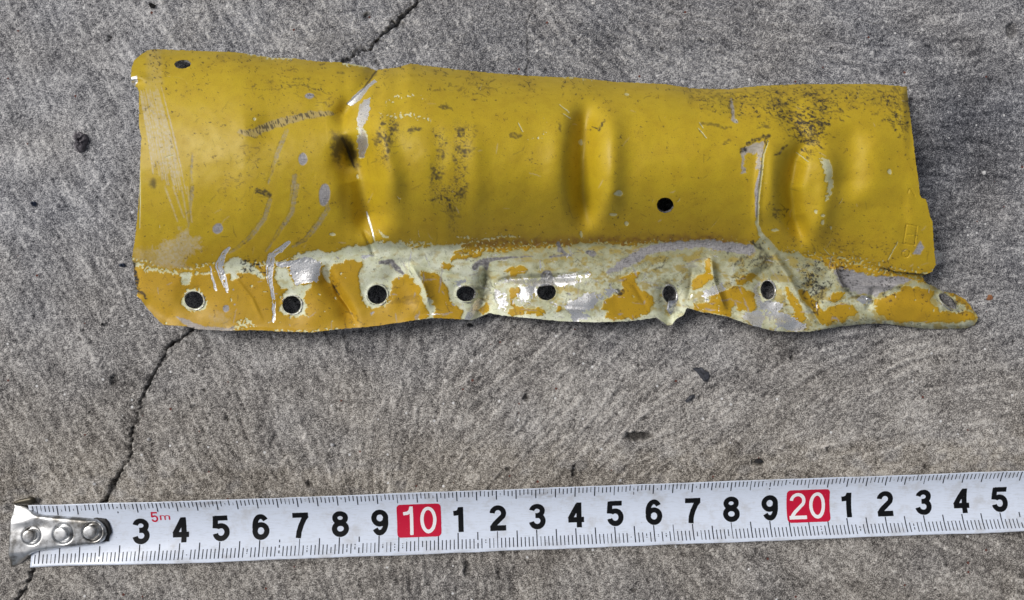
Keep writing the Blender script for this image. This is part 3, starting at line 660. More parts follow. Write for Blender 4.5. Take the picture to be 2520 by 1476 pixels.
np.maximum(soot_shade, g*sstep(-.05, .25, perlin((U-.3*V)/4.2, V/16, 97)+.35*NG)*.75, out=soot_shade); np.maximum(lilac, g*.3, out=lilac)
stamp(soot_shade, tr('R1', [(1930, 900), (2040, 935), (2110, 970), (2150, 1100), (2140, 1225), (2085, 1160), (2030, 1060), (1990, 1190), (1930, 1100)]), soft=7, rough=5, val=.72)  # soft dark patch over the pit of the left crease
stroke(soot_shade, tr('R1', [(2020, 960), (2060, 1040), (2120, 1200)]), [10, 9, 5], rough=1, val=.9)
blob(soot_shade, *tr('R1', [(395, 1345)])[0], 10, 14, .7, 3, (.3, 1.3))
for kk, P, wd, vv in (('R3', [(1865, 860), (1925, 882), (1955, 828), (1990, 800)], [3, 6, 5, 2], .95), ('R5', [(940, 355), (1000, 350), (1060, 345)], [5, 7, 5], .9), ('R5', [(1045, 590), (1095, 605), (1135, 608)], [8, 14, 10], .95),
                  ('R5', [(440, 780), (530, 735), (635, 705), (600, 770)], [6, 9, 9, 5], .9), ('R5', [(395, 830), (430, 820)], [10, 10], .95), ('R5', [(690, 865), (740, 840), (785, 800)], [4, 7, 6], .85), ('R5', [(300, 420), (310, 540)], [7, 4], .7),
                  ('R5', [(60, 600), (200, 620), (320, 635)], [9, 11, 4], .55), ('R5', [(540, 630), (600, 615), (650, 640)], [4, 8, 4], .6), ('R5', [(1510, 520), (1560, 515)], [3, 3], .6), ('R5', [(250, 775), (300, 740)], [5, 5], .7),
                  ('R3', [(560, 690), (620, 680), (660, 700)], [6, 14, 6], .7), ('R3', [(300, 890), (400, 870)], [10, 8], .75), ('R3', [(1180, 930), (1240, 940)], [12, 12], .6), ('R3', [(1590, 830), (1595, 880)], [8, 10], .6), ('R3', [(500, 545), (570, 540)], [5, 5], .5),
                  ('R1', [(1990, 390), (2030, 400)], [6, 7], .6), ('R1', [(1820, 320), (1845, 320)], [4, 4], .9), ('R1', [(1290, 1405), (1360, 1420), (1400, 1450)], [8, 14, 10], .85), ('R6', [(1080, 860), (1120, 862)], [10, 10], .95), ('R6', [(1010, 1075), (1040, 1078)], [8, 9], .9),
                  ('R6', [(560, 590), (620, 610), (660, 600)], [10, 16, 6], .8), ('R6', [(600, 640), (620, 690)], [9, 3], .8), ('R6', [(500, 470), (560, 520), (560, 560)], [8, 12, 5], .85), ('R6', [(340, 680), (400, 610), (450, 590)], [6, 9, 5], .75), ('R6', [(1870, 880), (1890, 890)], [3, 3], .8),
                  ('R4', [(2080, 895), (2130, 905)], [9, 10], .9), ('R4', [(2400, 700), (2460, 690), (2510, 600)], [3, 5, 3], .8), ('R4', [(740, 540), (840, 590)], [4, 7], .4), ('R2', [(1945, 850), (1985, 915)], [6, 6], .8), ('R2', [(2060, 1060), (2140, 1110), (2200, 1190)], [2, 2.2, 2.2], .7),
                  ('R2', [(260, 880), (300, 900), (340, 960)], [10, 8, 3], .9), ('R2', [(2330, 880), (2480, 860)], [2, 3], .6), ('R4', [(880, 870), (990, 850)], [12, 5], .6), ('R4', [(1180, 990), (1215, 1080)], [2, 2], .6), ('R4', [(60, 990), (350, 960)], [1, 24], .3),
                  ('R2', [(226, 655), (236, 740), (246, 850), (262, 885)], [8, 14, 17, 9], 1.0)):  # black shadow gap at the left edge and corner, put into the colour
    g = Fz(); stroke(g, tr(kk, P), wd, rough=4.5, val=vv); np.maximum(soot_shade, g*np.clip(.85+.7*NG+.4*NF, .12, 1), out=soot_shade)
for P, wd, vv in (([(1197, 655), (1196, 700), (1188, 740), (1180, 775)], [10, 26, 22, 12], .62), ([(1640, 690), (1648, 725), (1660, 760)], [8, 26, 20], .75), ([(2262, 684), (2300, 708), (2350, 725), (2400, 775)], [8, 16, 12, 7], .6), ([(2040, 806), (2140, 797), (2300, 806), (2395, 802)], [4, 7, 9, 6], .5),
                  ([(2050, 650), (2068, 690), (2095, 725), (2140, 735)], [6, 9, 14, 8], .8), ([(1560, 787), (1610, 782)], [4, 7], .6), ([(1735, 770), (1850, 800)], [4, 5], .45), ([(1860, 600), (1885, 630), (1900, 650)], [8, 18, 8], .6), ([(945, 650), (1010, 640), (1070, 620)], [4, 12, 6], .5)):
    g = Fz(); stroke(g, P, wd, soft=5, rough=4, val=vv); np.maximum(soot_shade, g*np.clip(.75+.7*NG+.3*NF, .1, 1), out=soot_shade)  # soft dirt along creases and edges; at pinch and torn hole it paints shade
# dark gap at the overlap of the left crease, its shade put into the colour
stroke(soot_shade, tr('R1', [(2310, 380), (2190, 540), (2060, 660)]), [5, 3.5, 3], rough=1, val=.85)

# countless small scratches, nicks and chips
rs = np.random.default_rng(41)
for k in range(420):
    fl_ = k < 210
    u = rs.uniform(360, 2380); f0 = float(np.interp(u, FOLD[:, 0], FOLD[:, 1])); b0 = float(np.interp(u, BOT[:, 0], BOT[:, 1])); t0 = float(np.interp(u, TOP[:, 0], TOP[:, 1]))
    v = rs.uniform(f0+4, b0-4) if fl_ else rs.uniform(t0+12, f0)
    if fl_ and u < 900 and rs.random() < .5: continue
    an = rs.normal(1.1, .6) if rs.random() < .6 else rs.uniform(0, 3.14); L = rs.gamma(2.0, 6.0)+4; cv = rs.uniform(-.3, .3)
    P = [(u+L*tq*math.cos(an+cv*tq), v-L*tq*math.sin(an+cv*tq)) for tq in (-.5, 0, .5)]
    wd = rs.uniform(.9, 2.3); r = rs.random()
    if fl_: F, vv = (soot_shade, rs.uniform(.35, .8)) if r < .55 else (lilac, .8) if r < .75 else (metal, .85) if r < .88 else (olive, .7)
    else: F, vv = (soot_shade, rs.uniform(.2, .65)) if r < .5 else (haze, rs.uniform(.3, .7)) if r < .75 else (olive, .7) if r < .9 else (primer, .8)
    stroke(F, P, [wd*.5, wd, wd*.4], soft=1.0, rough=1.6, val=vv)
for k in range(90):
    u = rs.uniform(400, 2380); f0 = float(np.interp(u, FOLD[:, 0], FOLD[:, 1])); b0 = float(np.interp(u, BOT[:, 0], BOT[:, 1])); v = rs.uniform(f0+2, b0-2)
    blob(primer if rs.random() < .7 else lilac, u, v, rs.uniform(1.2, 4.2), rs.uniform(1.2, 3.6), 1, 3.5, (.7, 1.1))
def dabs(k, path, spread, n, ang, wmax, vlo, vhi, Lm=9, jit=.35):
    P = np.array(tr(k, path)); tq = np.linspace(0, 1, len(P))
    for _ in range(n):
        q = rs.random(); u = np.interp(q, tq, P[:, 0])+rs.normal(0, spread); v = np.interp(q, tq, P[:, 1])+rs.normal(0, spread*.7)
        an = math.radians(ang)+rs.normal(0, jit); L = rs.gamma(2.0, Lm/2)+3; cv = rs.uniform(-.5, .5); wd = rs.uniform(1.0, wmax)
        Q = [(u+L*x*math.cos(an+cv*x), v+L*x*math.sin(an+cv*x)) for x in (-.5, 0, .5)]
        g = Fz(); stroke(soot_shade, Q, [wd*.4, wd, wd*.5], soft=1.2, rough=3.2, val=rs.uniform(vlo, vhi))
dabs('R5', [(660, 400), (800, 520), (960, 700), (1040, 850)], 17, 110, 32, 6.5, .5, .92, 11)
dabs('R5', [(1000, 360), (1100, 450), (1180, 520)], 20, 45, 20, 5, .45, .9, 10)
dabs('R5', [(1640, 330), (1740, 480), (1760, 680)], 17, 60, 60, 5, .4, .85, 12)
dabs('R5', [(0, 330), (300, 380), (700, 330), (1300, 300), (1800, 310)], 15, 150, 5, 3.2, .35, .85, 11, .25)
dabs('R3', [(650, 450), (850, 560), (1000, 500)], 24, 45, -5, 3, .5, .9, 8, .3)
dabs('R1', [(1250, 520), (1600, 470), (1850, 600)], 22, 60, 5, 3, .4, .85, 8, .4)
dabs('R1', [(950, 1000), (1250, 1150), (1100, 1400)], 38, 60, 30, 2.8, .35, .8, 6, .9)
dabs('R6', [(900, 700), (1050, 880), (1030, 1060)], 22, 55, 100, 5.5, .5, .9, 9, .9)
dabs('R6', [(1000, 600), (1200, 560), (1500, 560)], 22, 50, 10, 3.5, .3, .7, 9, .5)
dabs('R6', [(350, 660), (480, 620), (640, 650)], 14, 26, -45, 4, .5, .85, 13, .4)
dabs('R4', [(1750, 540), (2100, 560), (2400, 590)], 22, 50, -10, 2.6, .3, .7, 10, .6)
dabs('R4', [(960, 860), (1000, 940)], 14, 30, 100, 5, .4, .8, 9, .5)
for _ in range(150):
    u = rs.uniform(960, 2080); f0 = float(np.interp(u, FOLD[:, 0], FOLD[:, 1])); b0 = float(np.interp(u, BOT[:, 0], BOT[:, 1])); v = rs.uniform(f0+6, b0-6); an = rs.normal(.05, .25) if rs.random() < .65 else rs.normal(1.5, .25); L = rs.gamma(2, 8)+5
    F = (lilac, metal, olive)[int(rs.choice(3, p=[.5, .3, .2]))]; stroke(F, [(u-L/2*math.cos(an), v-L/2*math.sin(an)), (u+L/2*math.cos(an), v+L/2*math.sin(an))], [1, rs.uniform(1.5, 5), 1], soft=1.5, rough=2.2, val=.85, streak=.3, streak_len=.6)
dabs('R6', [(660, 120), (740, 260)], 12, 26, 40, 4, .6, .95, 6, .9)
net = (1-sstep(.02, .11, np.abs(perlin(wx/7, wy/6, 131))))*sstep(-.3, .2, NG+.3)
soot_shade = np.maximum(soot_shade, np.clip(metal, 0, 1)*net*.6)
soot_shade = np.maximum(soot_shade, np.clip(lilac-.4, 0, 1)*net*.45)
grit_zone = sstep(1150, 1500, U)*sstep(-6, 10, fold_d)*np.clip(.35+.8*fbm(U/46, V/30, 3, 133), 0, 1)
soot_shade = np.maximum(soot_shade, np.clip(primer, 0, 1)*grit_zone*np.maximum(net*.55, sstep(.1, .5, spot*.6+gate*.6)*.5))
residue = np.clip(sstep(.05, .55, fbm(U/34, V/24, 4, 137)+.35*NG)*sstep(1050, 1400, U)+.5*sstep(.2, .6, fbm(U/18, V/14, 3, 139)), 0, 1)*sstep(-4, 6, fold_d)
# embossed marks: a framed E and an O
eng = Fz()
for P in ([(1815, 318), (1905, 336), (1885, 500), (1790, 480), (1815, 318)], [(1828, 405), (1866, 411)]): stroke(eng, tr('R6', P), [2.4], rough=.1, soft=1)
th = np.linspace(0, 2*np.pi, 25); stroke(eng, tr('R6', [(1810+31*math.cos(a), 570+31*math.sin(a)) for a in th]), [2.4], rough=.1, soft=1)
stroke(eng, tr('R5', [(1830, 1195), (1836, 1165), (1850, 1160), (1868, 1185), (1888, 1222)]), [2.2], rough=.1, soft=1)
Z -= .22*eng
# layer steps: paint film stands proud of primer, primer of metal
film = blur(np.clip(np.maximum(primer, lilac*.5), 0, 1), 1, 1)
Z -= .13*blur(np.clip(np.maximum(primer, lilac*.5), 0, 1), 1, 1)+.06*np.clip(metal, 0, 1)+.05*NF*np.clip(metal, 0, 1)*.5
dull_primer = sstep(1120, 1330, U)*(.55+.45*np.exp(-((fold_d-20)/45)**2))+.35*np.exp(-(fold_d/22)**2)*sstep(900, 1000, U)+.45*N1*.6  # primer duller to the right and near the fold
dull_primer = np.clip(dull_primer-1.0*np.exp(-((bu-V)/22)**2)*sstep(1900, 1500, U), 0, 1)  # paler along the bottom lip
residue = residue*(1-.9*np.exp(-((bu-V)/18)**2)*sstep(1900, 1500, U))
film = blur(np.clip(primer, 0, 1), 2, 2)
chip_rim = np.clip(blur(film, 2, 1)-film, 0, 1); Z += .05*chip_rim
# cracked skin by the thin tear on the right
g = Fz(); stroke(g, tr('R5', [(632, 750), (590, 860), (572, 1040), (545, 1240), (538, 1475)])+tr('R6', [(530, 300)]), [2.5, 2.5, 2.5], rough=.5); Z -= .25*g
# hue: deeper orange on the flange, yellower on the skin
hue = .10+.75*sstep(-30, 24, fold_d)+.06*sstep(1500, 2200, U)*(1-sstep(-30, 20, fold_d))+.10*NL
hue += .25*np.exp(-((fold_d+35)/40)**2)
brown = np.clip(np.exp(-((fold_d+8)/15)**2)*sstep(1080, 1180, U)*sstep(1900, 1750, U)*(.6+.5*N1), 0, .8)

# ---- surface arrays
keep, U2, V2 = snap_grid(U, V, S)
X, Y, Zm = unproject(U2, V2, Z*MM)
Pw = np.stack([X, Y, Zm], -1)
du = np.gradient(Pw, axis=1); dv = np.gradient(Pw, axis=0)
Nn = np.cross(dv, du); Nn /= np.linalg.norm(Nn, axis=-1, keepdims=True)
Nn *= np.sign(Nn[..., 2:3]+1e-9)

m_panel, nt, bs = new_mat('worn_yellow_paint'); b = NB(nt)
co = b.coord()
nA = b.noise(2600, 2, .6, co); nB = b.noise(7000, 1, .5, co); nC = b.noise(300, 3, .6, co); nS = b.math('MAXIMUM', b.noise(1, 3, .6, b.mapping(co, (700, 5200, 700), (0, 0, .1))), b.math('MULTIPLY', b.noise(1, 3, .6, b.mapping(co, (4800, 800, 700), (0, 0, .15))), .97))
fo = b.attr('dull_primer')
def crisp(name, k=.5, lo=.36, hi=.64):
    a = b.attr(name); a2 = b.math('ADD', a, b.math('MULTIPLY', b.math('SUBTRACT', nA, .5), k))
    return b.math('MULTIPLY', b.smooth(a2, lo, hi), b.math('GREATER_THAN', a, .02))
fp = crisp('primer'); fm = crisp('metal', .7); fs = b.attr('soot_shade'); fh = b.attr('haze'); fli = b.attr('lilac')
yel = b.mixc(b.attr('hue'), (.53, .385, .016), (.50, .290, .013))
yel = b.mixc(b.math('MULTIPLY', b.smooth(nC, .35, .75), .30), yel, (.36, .22, .010))
yel = b.mixc(b.math('MULTIPLY', b.smooth(nB, .54, .72), .50), yel, (.20, .13, .02))
yel = b.mixc(b.attr('brown'), yel, (.22, .10, .02)); yel = b.mixc(b.math('MULTIPLY', b.attr('olive'), b.smooth(nS, .40, .62)), yel, (.17, .135, .035))
col = b.mixc(b.math('MULTIPLY', fh, .80), yel, (.56, .53, .46))
prc = b.mixc(fo, b.mixc(b.smooth(nC, .3, .7), (.76, .79, .64), (.64, .67, .46)), b.mixc(b.smooth(nC, .3, .7), (.46, .46, .30), (.34, .33, .18)))
prc = b.mixc(b.math('MULTIPLY', b.smooth(nA, .58, .72), .55), prc, (.24, .24, .15))
prc = b.mixc(b.math('MULTIPLY', b.attr('residue'), .78), prc, (.40, .30, .06))
edge = b.math('MULTIPLY', fp, b.math('SUBTRACT', 1.0, b.smooth(b.math('ADD', b.attr('film'), b.math('MULTIPLY', b.math('SUBTRACT', nB, .5), .5)), .55, .95)))
prc = b.mixc(b.math('MULTIPLY', edge, .55), prc, (.58, .50, .16))
col = b.mixc(fp, col, prc)
lic_c = b.mixc(b.smooth(nS, .35, .7), (.47, .455, .46), (.25, .24, .245))
col = b.mixc(fli, col, lic_c)
mc = b.mixc(b.smooth(nS, .60, .76), (.95, .95, .95), (.34, .34, .36))
col = b.mixc(fm, col, mc)
col = b.mixc(fs, col, (.018, .017, .020))
b.link(col, bs.inputs['Base Color'])
b.link(b.math('MULTIPLY', fm, b.math('SUBTRACT', 1.0, b.math('MULTIPLY', fs, .9))), bs.inputs['Metallic'])
ro = b.mixf(fh, b.math('ADD', .40, b.math('MULTIPLY', nC, .22)), .62); ro = b.mixf(fp, ro, .55); ro = b.mixf(fli, ro, .42); ro = b.mixf(fm, ro, b.math('ADD', .33, b.math('MULTIPLY', nS, .28))); ro = b.mixf(fs, ro, .7)
b.link(ro, bs.inputs['Roughness'])
bs.inputs['Specular IOR Level'].default_value = .42
hgt = b.math('ADD', b.math('MULTIPLY', nA, .35), b.math('MULTIPLY', b.math('MULTIPLY', nS, fm), 3.5))
hgt = b.math('ADD', hgt, b.math('MULTIPLY', nB, .5))
layer = b.math('SUBTRACT', 1.0, b.math('MAXIMUM', fp, fm))
b.link(b.bump(layer, .5, .00016, b.bump(hgt, .25, .00010)), bs.inputs['Normal'])
m_rim, nt, bs = new_mat('torn_aluminium'); b = NB(nt); co = b.coord()
nS = b.noise(2500, 3, .6, co)
b.link(b.ramp(nS, [(.3, (.22, .20, .17)), (.6, (.66, .66, .66))]), bs.inputs['Base Color'])
bs.inputs['Metallic'].default_value = .85; bs.inputs['Roughness'].default_value = .36
b.link(b.bump(nS, .5, .0002), bs.inputs['Normal'])
m_back, nt, bs = new_mat('dark_back'); b = NB(nt)  # near-black back, so the space under the panel looks shaded
b.link(b.ramp(b.noise(600, 3, .6, b.coord()), [(.3, (.012, .011, .009)), (.7, (.06, .055, .04))]), bs.inputs['Base Color']); bs.inputs['Roughness'].default_value = .6

panel = empty('metal_panel', 'dented yellow painted sheet metal panel with a torn riveted flange, above the tape', 'metal panel', (.005, .012, 0))
OFF = np.array(panel.location)
shape = U.shape
cellV = .25*(V[:-1, :-1]+V[1:, 1:]+V[1:, :-1]+V[:-1, 1:]); cellF = .5*(fu[:-1, :-1]+fu[1:, 1:])
ATT = {'primer': primer, 'metal': np.clip(metal, 0, 1), 'soot_shade': np.clip(soot_shade, 0, 1), 'haze': np.clip(haze, 0, 1), 'lilac': np.clip(lilac, 0, 1), 'hue': np.clip(hue, 0, 1), 'brown': brown, 'olive': olive, 'residue': residue, 'dull_primer': np.clip(dull_primer, 0, 1), 'film': film}
THK = .00055
Pf = Pw.reshape(-1, 3); Nf = Nn.reshape(-1, 3)
for nm, sel in (('curved_skin', keep & (cellV <= cellF)), ('riveted_flange', keep & (cellV > cellF))):
    q = grid_quads(sel, shape)
    ids, inv = np.unique(q.ravel(), return_inverse=True); q = inv.reshape(-1, 4)
    mesh_obj(nm, Pf[ids]-OFF, q, mat=m_panel, parent=panel, attrs={k: a.ravel()[ids] for k, a in ATT.items()}, normals=Nf[ids])
# sheet thickness all round the outline and through the holes, and the back of the sheet
e = border_edges(keep, shape)
ids, inv = np.unique(e.ravel(), return_inverse=True); e2 = inv.reshape(-1, 2); n = len(ids)
low = Pf[ids]-Nf[ids]*THK
mesh_obj('sheet_edge', np.concatenate([Pf[ids]-Nf[ids]*.00004, low])-OFF, np.stack([e2[:, 0], e2[:, 1], e2[:, 1]+n, e2[:, 0]+n], 1), mat=m_rim, parent=panel)
k4 = 4; ny4 = (shape[0]-1)//k4; nx4 = (shape[1]-1)//k4
kb = keep[:ny4*k4, :nx4*k4].reshape(ny4, k4, nx4, k4).all((1, 3))
Pb = (Pw-Nn*THK)[:ny4*k4+1:k4, :nx4*k4+1:k4]
q = grid_quads(kb, Pb.shape[:2])[:, ::-1]
ids, inv = np.unique(q.ravel(), return_inverse=True)
mesh_obj('sheet_back', Pb.reshape(-1, 3)[ids]-OFF, inv.reshape(-1, 4), mat=m_back, parent=panel)

def z_at(u, v):
    j = int(np.clip(round((v-vs[0])/step), 0, shape[0]-1)); i = int(np.clip(round((u-us[0])/step), 0, shape[1]-1)); return Z[j, i]
# burred lips of the rivet holes
for hi, (u, v, ru, rv, rot) in enumerate(HOLES):
    nseg, nsec = 56, 6; co = []; r2 = np.random.default_rng(hi)
    tw = 2.0 if hi in (0, 9) else 3.4
    c, s = math.cos(math.radians(rot)), math.sin(math.radians(rot))
    if hi in (0, 5, 9): continue
    nz = np.convolve(np.tile(r2.standard_normal(nseg), 3), np.ones(5)/5, 'same')[nseg:2*nseg]
    for i in range(nseg):
        a = 2*math.pi*i/nseg
        wloc = .8*tw*(.75+.7*nz[i]+.35*math.cos(a-.4)); wloc = max(wloc, .8)
        for j in range(nsec):
            p = 2*math.pi*j/nsec
            k = wloc*math.cos(p)+wloc*.55
            x = (ru+k)*math.cos(a); y = (rv+k)*math.sin(a)
            uu = u+x*c-y*s; vv = v+x*s+y*c
            ur = u+(ru+4)*math.cos(a)*c-(rv+4)*math.sin(a)*s; vr = v+(ru+4)*math.cos(a)*s+(rv+4)*math.sin(a)*c
            co.append(unproject(uu, vv, (z_at(ur, vr)+.02+wloc*.055*math.sin(p)-(.25 if j in (2, 3, 4) else 0))*MM))
    q = [(i*nsec+j, ((i+1) % nseg)*nsec+j, ((i+1) % nseg)*nsec+(j+1) % nsec, i*nsec+(j+1) % nsec) for i in range(nseg) for j in range(nsec)]
    mesh_obj('hole_rim', np.array(co)-OFF, np.array(q), mat=m_rim, parent=panel)

def flap(name, pts, zs, mat, parent=None, off=OFF, thick=.0007, seed=0, sub=3):
    """small crumpled sheet: polygon pts with a height (mm) at every corner, thick, ruffled"""
    pts = np.asarray(pts, float); zs = np.asarray(zs, float)
    cx, cy, cz = pts[:, 0].mean(), pts[:, 1].mean(), zs.mean()
    r2 = np.random.default_rng(seed); n = len(pts); top = []
    for k in range(sub+1):
        f = k/sub
        for i in range(n):
            jz = 0 if k == 0 else r2.uniform(-.22, .22)
            top.append(unproject(cx+(pts[i, 0]-cx)*f+(0 if k in (0, sub) else r2.uniform(-1, 1)), cy+(pts[i, 1]-cy)*f, (cz+(zs[i]-cz)*f+jz)*MM))
    top = np.array(top); bot = top-np.array([0, 0, thick]); m = len(top); q = []
    for k in range(sub):
        for i in range(n):
            a, bq = k*n+i, k*n+(i+1) % n
            q.append((a, bq, bq+n, a+n)); q.append((m+a, m+a+n, m+bq+n, m+bq))
    for i in range(n):
        a, bq = sub*n+i, sub*n+(i+1) % n; q.append((a, bq, m+bq, m+a))
    return mesh_obj(name, np.concatenate([top, bot])-off, np.array(q), mat=mat, parent=parent, smooth=False)
# curled scraps still hanging on the torn corners
m_scrap, nt, bs = new_mat('bright_scrap'); b = NB(nt)
b.link(b.ramp(b.noise(1800, 3, .6, b.coord()), [(.35, (.34, .35, .39)), (.6, (.78, .79, .83))]), bs.inputs['Base Color']); bs.inputs['Metallic'].default_value = .8; bs.inputs['Roughness'].default_value = .28
flap('curled_scrap', tr('S2', [(1262, 640), (1300, 570), (1340, 556), (1390, 610), (1440, 640), (1425, 690), (1340, 700), (1290, 690)]), [8.6, 10.2, 10.4, 9.6, 8.2, 7.6, 7.4, 7.8], m_scrap, panel, seed=3)
flap('curled_scrap', tr('S2', [(1395, 480), (1450, 445), (1500, 420), (1560, 480), (1530, 560), (1480, 620), (1440, 590), (1475, 540), (1400, 530)]), [8.6, 8.2, 7.4, 6.4, 6.2, 6.6, 7.6, 8.0, 8.5], m_rim, panel, seed=4)
flap('bent_tab', tr('S1', [(325, 240), (420, 230), (455, 290), (400, 350), (340, 400), (300, 340)]), [5.0, 4.6, 4.0, 3.6, 4.2, 4.8], m_scrap, panel, seed=5)
flap('bent_tab', tr('R2', [(195, 885), (245, 875), (300, 895), (340, 940), (345, 962), (300, 935), (250, 945), (215, 920)]), [4.6, 4.9, 4.8, 4.4, 4.2, 4.0, 3.6, 3.8], m_rim, panel, seed=6)
flap('curled_scrap', tr('S2', [(560, 985), (610, 955), (680, 985), (735, 1010), (725, 1060), (660, 1062), (600, 1050)]), [5.4, 6.2, 6.2, 5.8, 5.0, 4.9, 5.0], m_scrap, panel, seed=8)
flap('curled_scrap', tr('S3', [(845, 345), (900, 322), (945, 345), (950, 400), (900, 412), (850, 418)]), [7.2, 7.8, 7.6, 6.9, 6.7, 6.8], m_rim, panel, seed=9)
flap('curled_scrap', tr('R1', [(212, 440), (258, 418), (268, 450), (262, 500), (240, 525), (215, 500)]), [7.6, 9.4, 9.8, 9.0, 7.4, 6.8], m_scrap, panel, seed=10)

# ================================================================== THE TAPE MEASURE
def pt(u, v, z=0): return np.array(unproject(u, v, z))
A0 = pt(57, 1316); A1 = pt(2520, 1225)
ax = (A1-A0)/np.linalg.norm(A1-A0); nrm = np.array([-ax[1], ax[0], 0])
A0 = A0-ax*np.dot(A0-pt(347, 1305), ax)-ax*.03                   # the 3 stands at 347
HALF, RISE = 7.75, 2.5
tape = empty('tape_measure', 'white steel tape measure blade with black numerals and a riveted hook', 'tape measure', tuple(A0))
def blade_pt(a, bq, dz=0.0):
    """a mm along, bq mm across -> local coordinates (tape frame is world-aligned at A0)"""
    a = np.asarray(a, float); bq = np.asarray(bq, float)
    flat = .45+.55*sstep(8, 45, a)
    z = .45+RISE*(bq/HALF)**2*flat+dz+.15*np.sin(a/37.0)
    return ax*(a[..., None]*MM)+nrm*(bq[..., None]*MM)+np.array([0, 0, 1])*(z[..., None]*MM)
m_blade, nt, bs = new_mat('blade_enamel'); b = NB(nt); co = b.coord()
n1 = b.noise(220, 4, .65, co); n2 = b.noise(1, 3, .6, b.mapping(co, (500, 3500, 500))); n3 = b.noise(2400, 2, .5, co)
col = b.mixc(b.math('MULTIPLY', b.smooth(n2, .48, .72), .45), (.67, .735, .86), (.50, .54, .60))
col = b.mixc(b.math('MULTIPLY', b.smooth(n1, .48, .75), .55), col, (.46, .46, .47))
col = b.mixc(b.math('MULTIPLY', b.smooth(n3, .70, .78), .5), col, (.30, .30, .33))
col = b.mixc(b.math('MULTIPLY', b.attr('wear'), .8), col, (.34, .33, .34))
b.link(col, bs.inputs['Base Color']); bs.inputs['Roughness'].default_value = .24
b.link(b.bump(n1, .12, .0004), bs.inputs['Normal'])
aa = np.arange(3.0, 345.0, .7); bb = np.linspace(-HALF, HALF, 45)
AA, BB = np.meshgrid(aa, bb)
wear = np.zeros(AA.shape)
for (a, bq, ra, rb, vv) in ((48, 6.9, 5, .5, .9), (131, 5.7, 9, 1.4, .75), (40.7, -7.0, 2.2, .35, .8), (103, 6, 1.6, 1.6, .5), (205, 6.4, 4, .9, .5), (226, 6.6, 6, .8, .5), (134, -6.3, 4, .9, .5), (52, -6.7, 2.5, .7, .6), (150.5, -6.6, .8, .8, .9), (236, 6.3, 9, .8, .45)):
    q = np.hypot((AA-a)/ra, (BB-bq)/rb); wear = np.maximum(wear, vv*(1-sstep(.3, 1.1, q))*np.clip(.5+1.2*perlin(AA/1.1, BB/.8, 55), 0, 1))
wear = np.maximum(wear, .35*sstep(.35, .6, fbm(AA/9, BB/.9, 3, 57))*sstep(5.5, 7.5, np.abs(BB)))
wob = .12*fbm(AA/14, BB*0+.5, 2, 59)*(np.abs(BB)/HALF)**6
Pt = blade_pt(AA, BB+np.sign(BB)*wob)
ny, nx = AA.shape; ntop = ny*nx
q = grid_quads(np.ones((ny-1, nx-1), bool), AA.shape)
eb = border_edges(np.ones((ny-1, nx-1), bool), AA.shape)
allp = np.concatenate([Pt.reshape(-1, 3), Pt.reshape(-1, 3)-np.array([0, 0, .00018])])
mesh_obj('blade', allp, np.concatenate([q, q[:, ::-1]+ntop, np.stack([eb[:, 0], eb[:, 1], eb[:, 1]+ntop, eb[:, 0]+ntop], 1)]), mat=m_blade, parent=tape, attrs={'wear': np.concatenate([wear.ravel(), wear.ravel()])})

def ink(name, colr, wearc=(.55, .56, .6), amt=.6):
    m, nt, bs = new_mat(name); b = NB(nt); co = b.coord()
    n1 = b.noise(1500, 4, .7, co)
    b.link(b.mixc(b.math('MULTIPLY', b.smooth(n1, .64, .74), amt), colr, wearc), bs.inputs['Base Color']); bs.inputs['Roughness'].default_value = .5; bs.inputs['Specular IOR Level'].default_value = .12
    return m
m_black = ink('black_print', (.006, .0065, .008), (.26, .27, .30), .18); m_tick = ink('tick_print', (.014, .015, .028), (.60, .62, .70), .85); m_red = ink('red_print', (.52, .012, .045), (.6, .3, .32), .4); m_white = ink('white_print', (.80, .81, .84), (.6, .45, .5), .3)
# graduation marks: long at every 5 mm, on both edges
co = []; qd = []; r2 = np.random.default_rng(12)
for mmk in range(4, 335):
    for side in (1, -1):
        if side > 0: L = 2.75 if mmk % 5 == 0 else 1.85; b0 = HALF-.15-(r2.uniform(0, .35))
        else: L = 4.1 if mmk % 5 == 0 else 2.45; b0 = HALF-.75
        if mmk % 5 == 0: b1 = HALF-.1-L-(.25 if side < 0 else 0)
        else: b1 = b0-L+.3
        worn = r2.random() < .10
        if worn and mmk % 5: b0 -= r2.uniform(.2, .9); b1 += r2.uniform(0, .4)
        hw = .14 if mmk % 5 == 0 else .118
        if r2.random() < .12: hw *= .65
        k = 6
        for i in range(k+1):
            bq = side*(b0+(b1-b0)*i/k)
            for sx in (-1, 1): co.append(blade_pt(np.array(mmk+sx*hw), np.array(bq), .022))
        base = len(co)-2*(k+1)
        for i in range(k):
            if worn and r2.random() < .35: continue
            qd.append((base+2*i, base+2*i+1, base+2*i+3, base+2*i+2))
o = mesh_obj('graduation_marks', np.array(co), np.array(qd), mat=m_tick, parent=tape); o['kind'] = 'stuff'

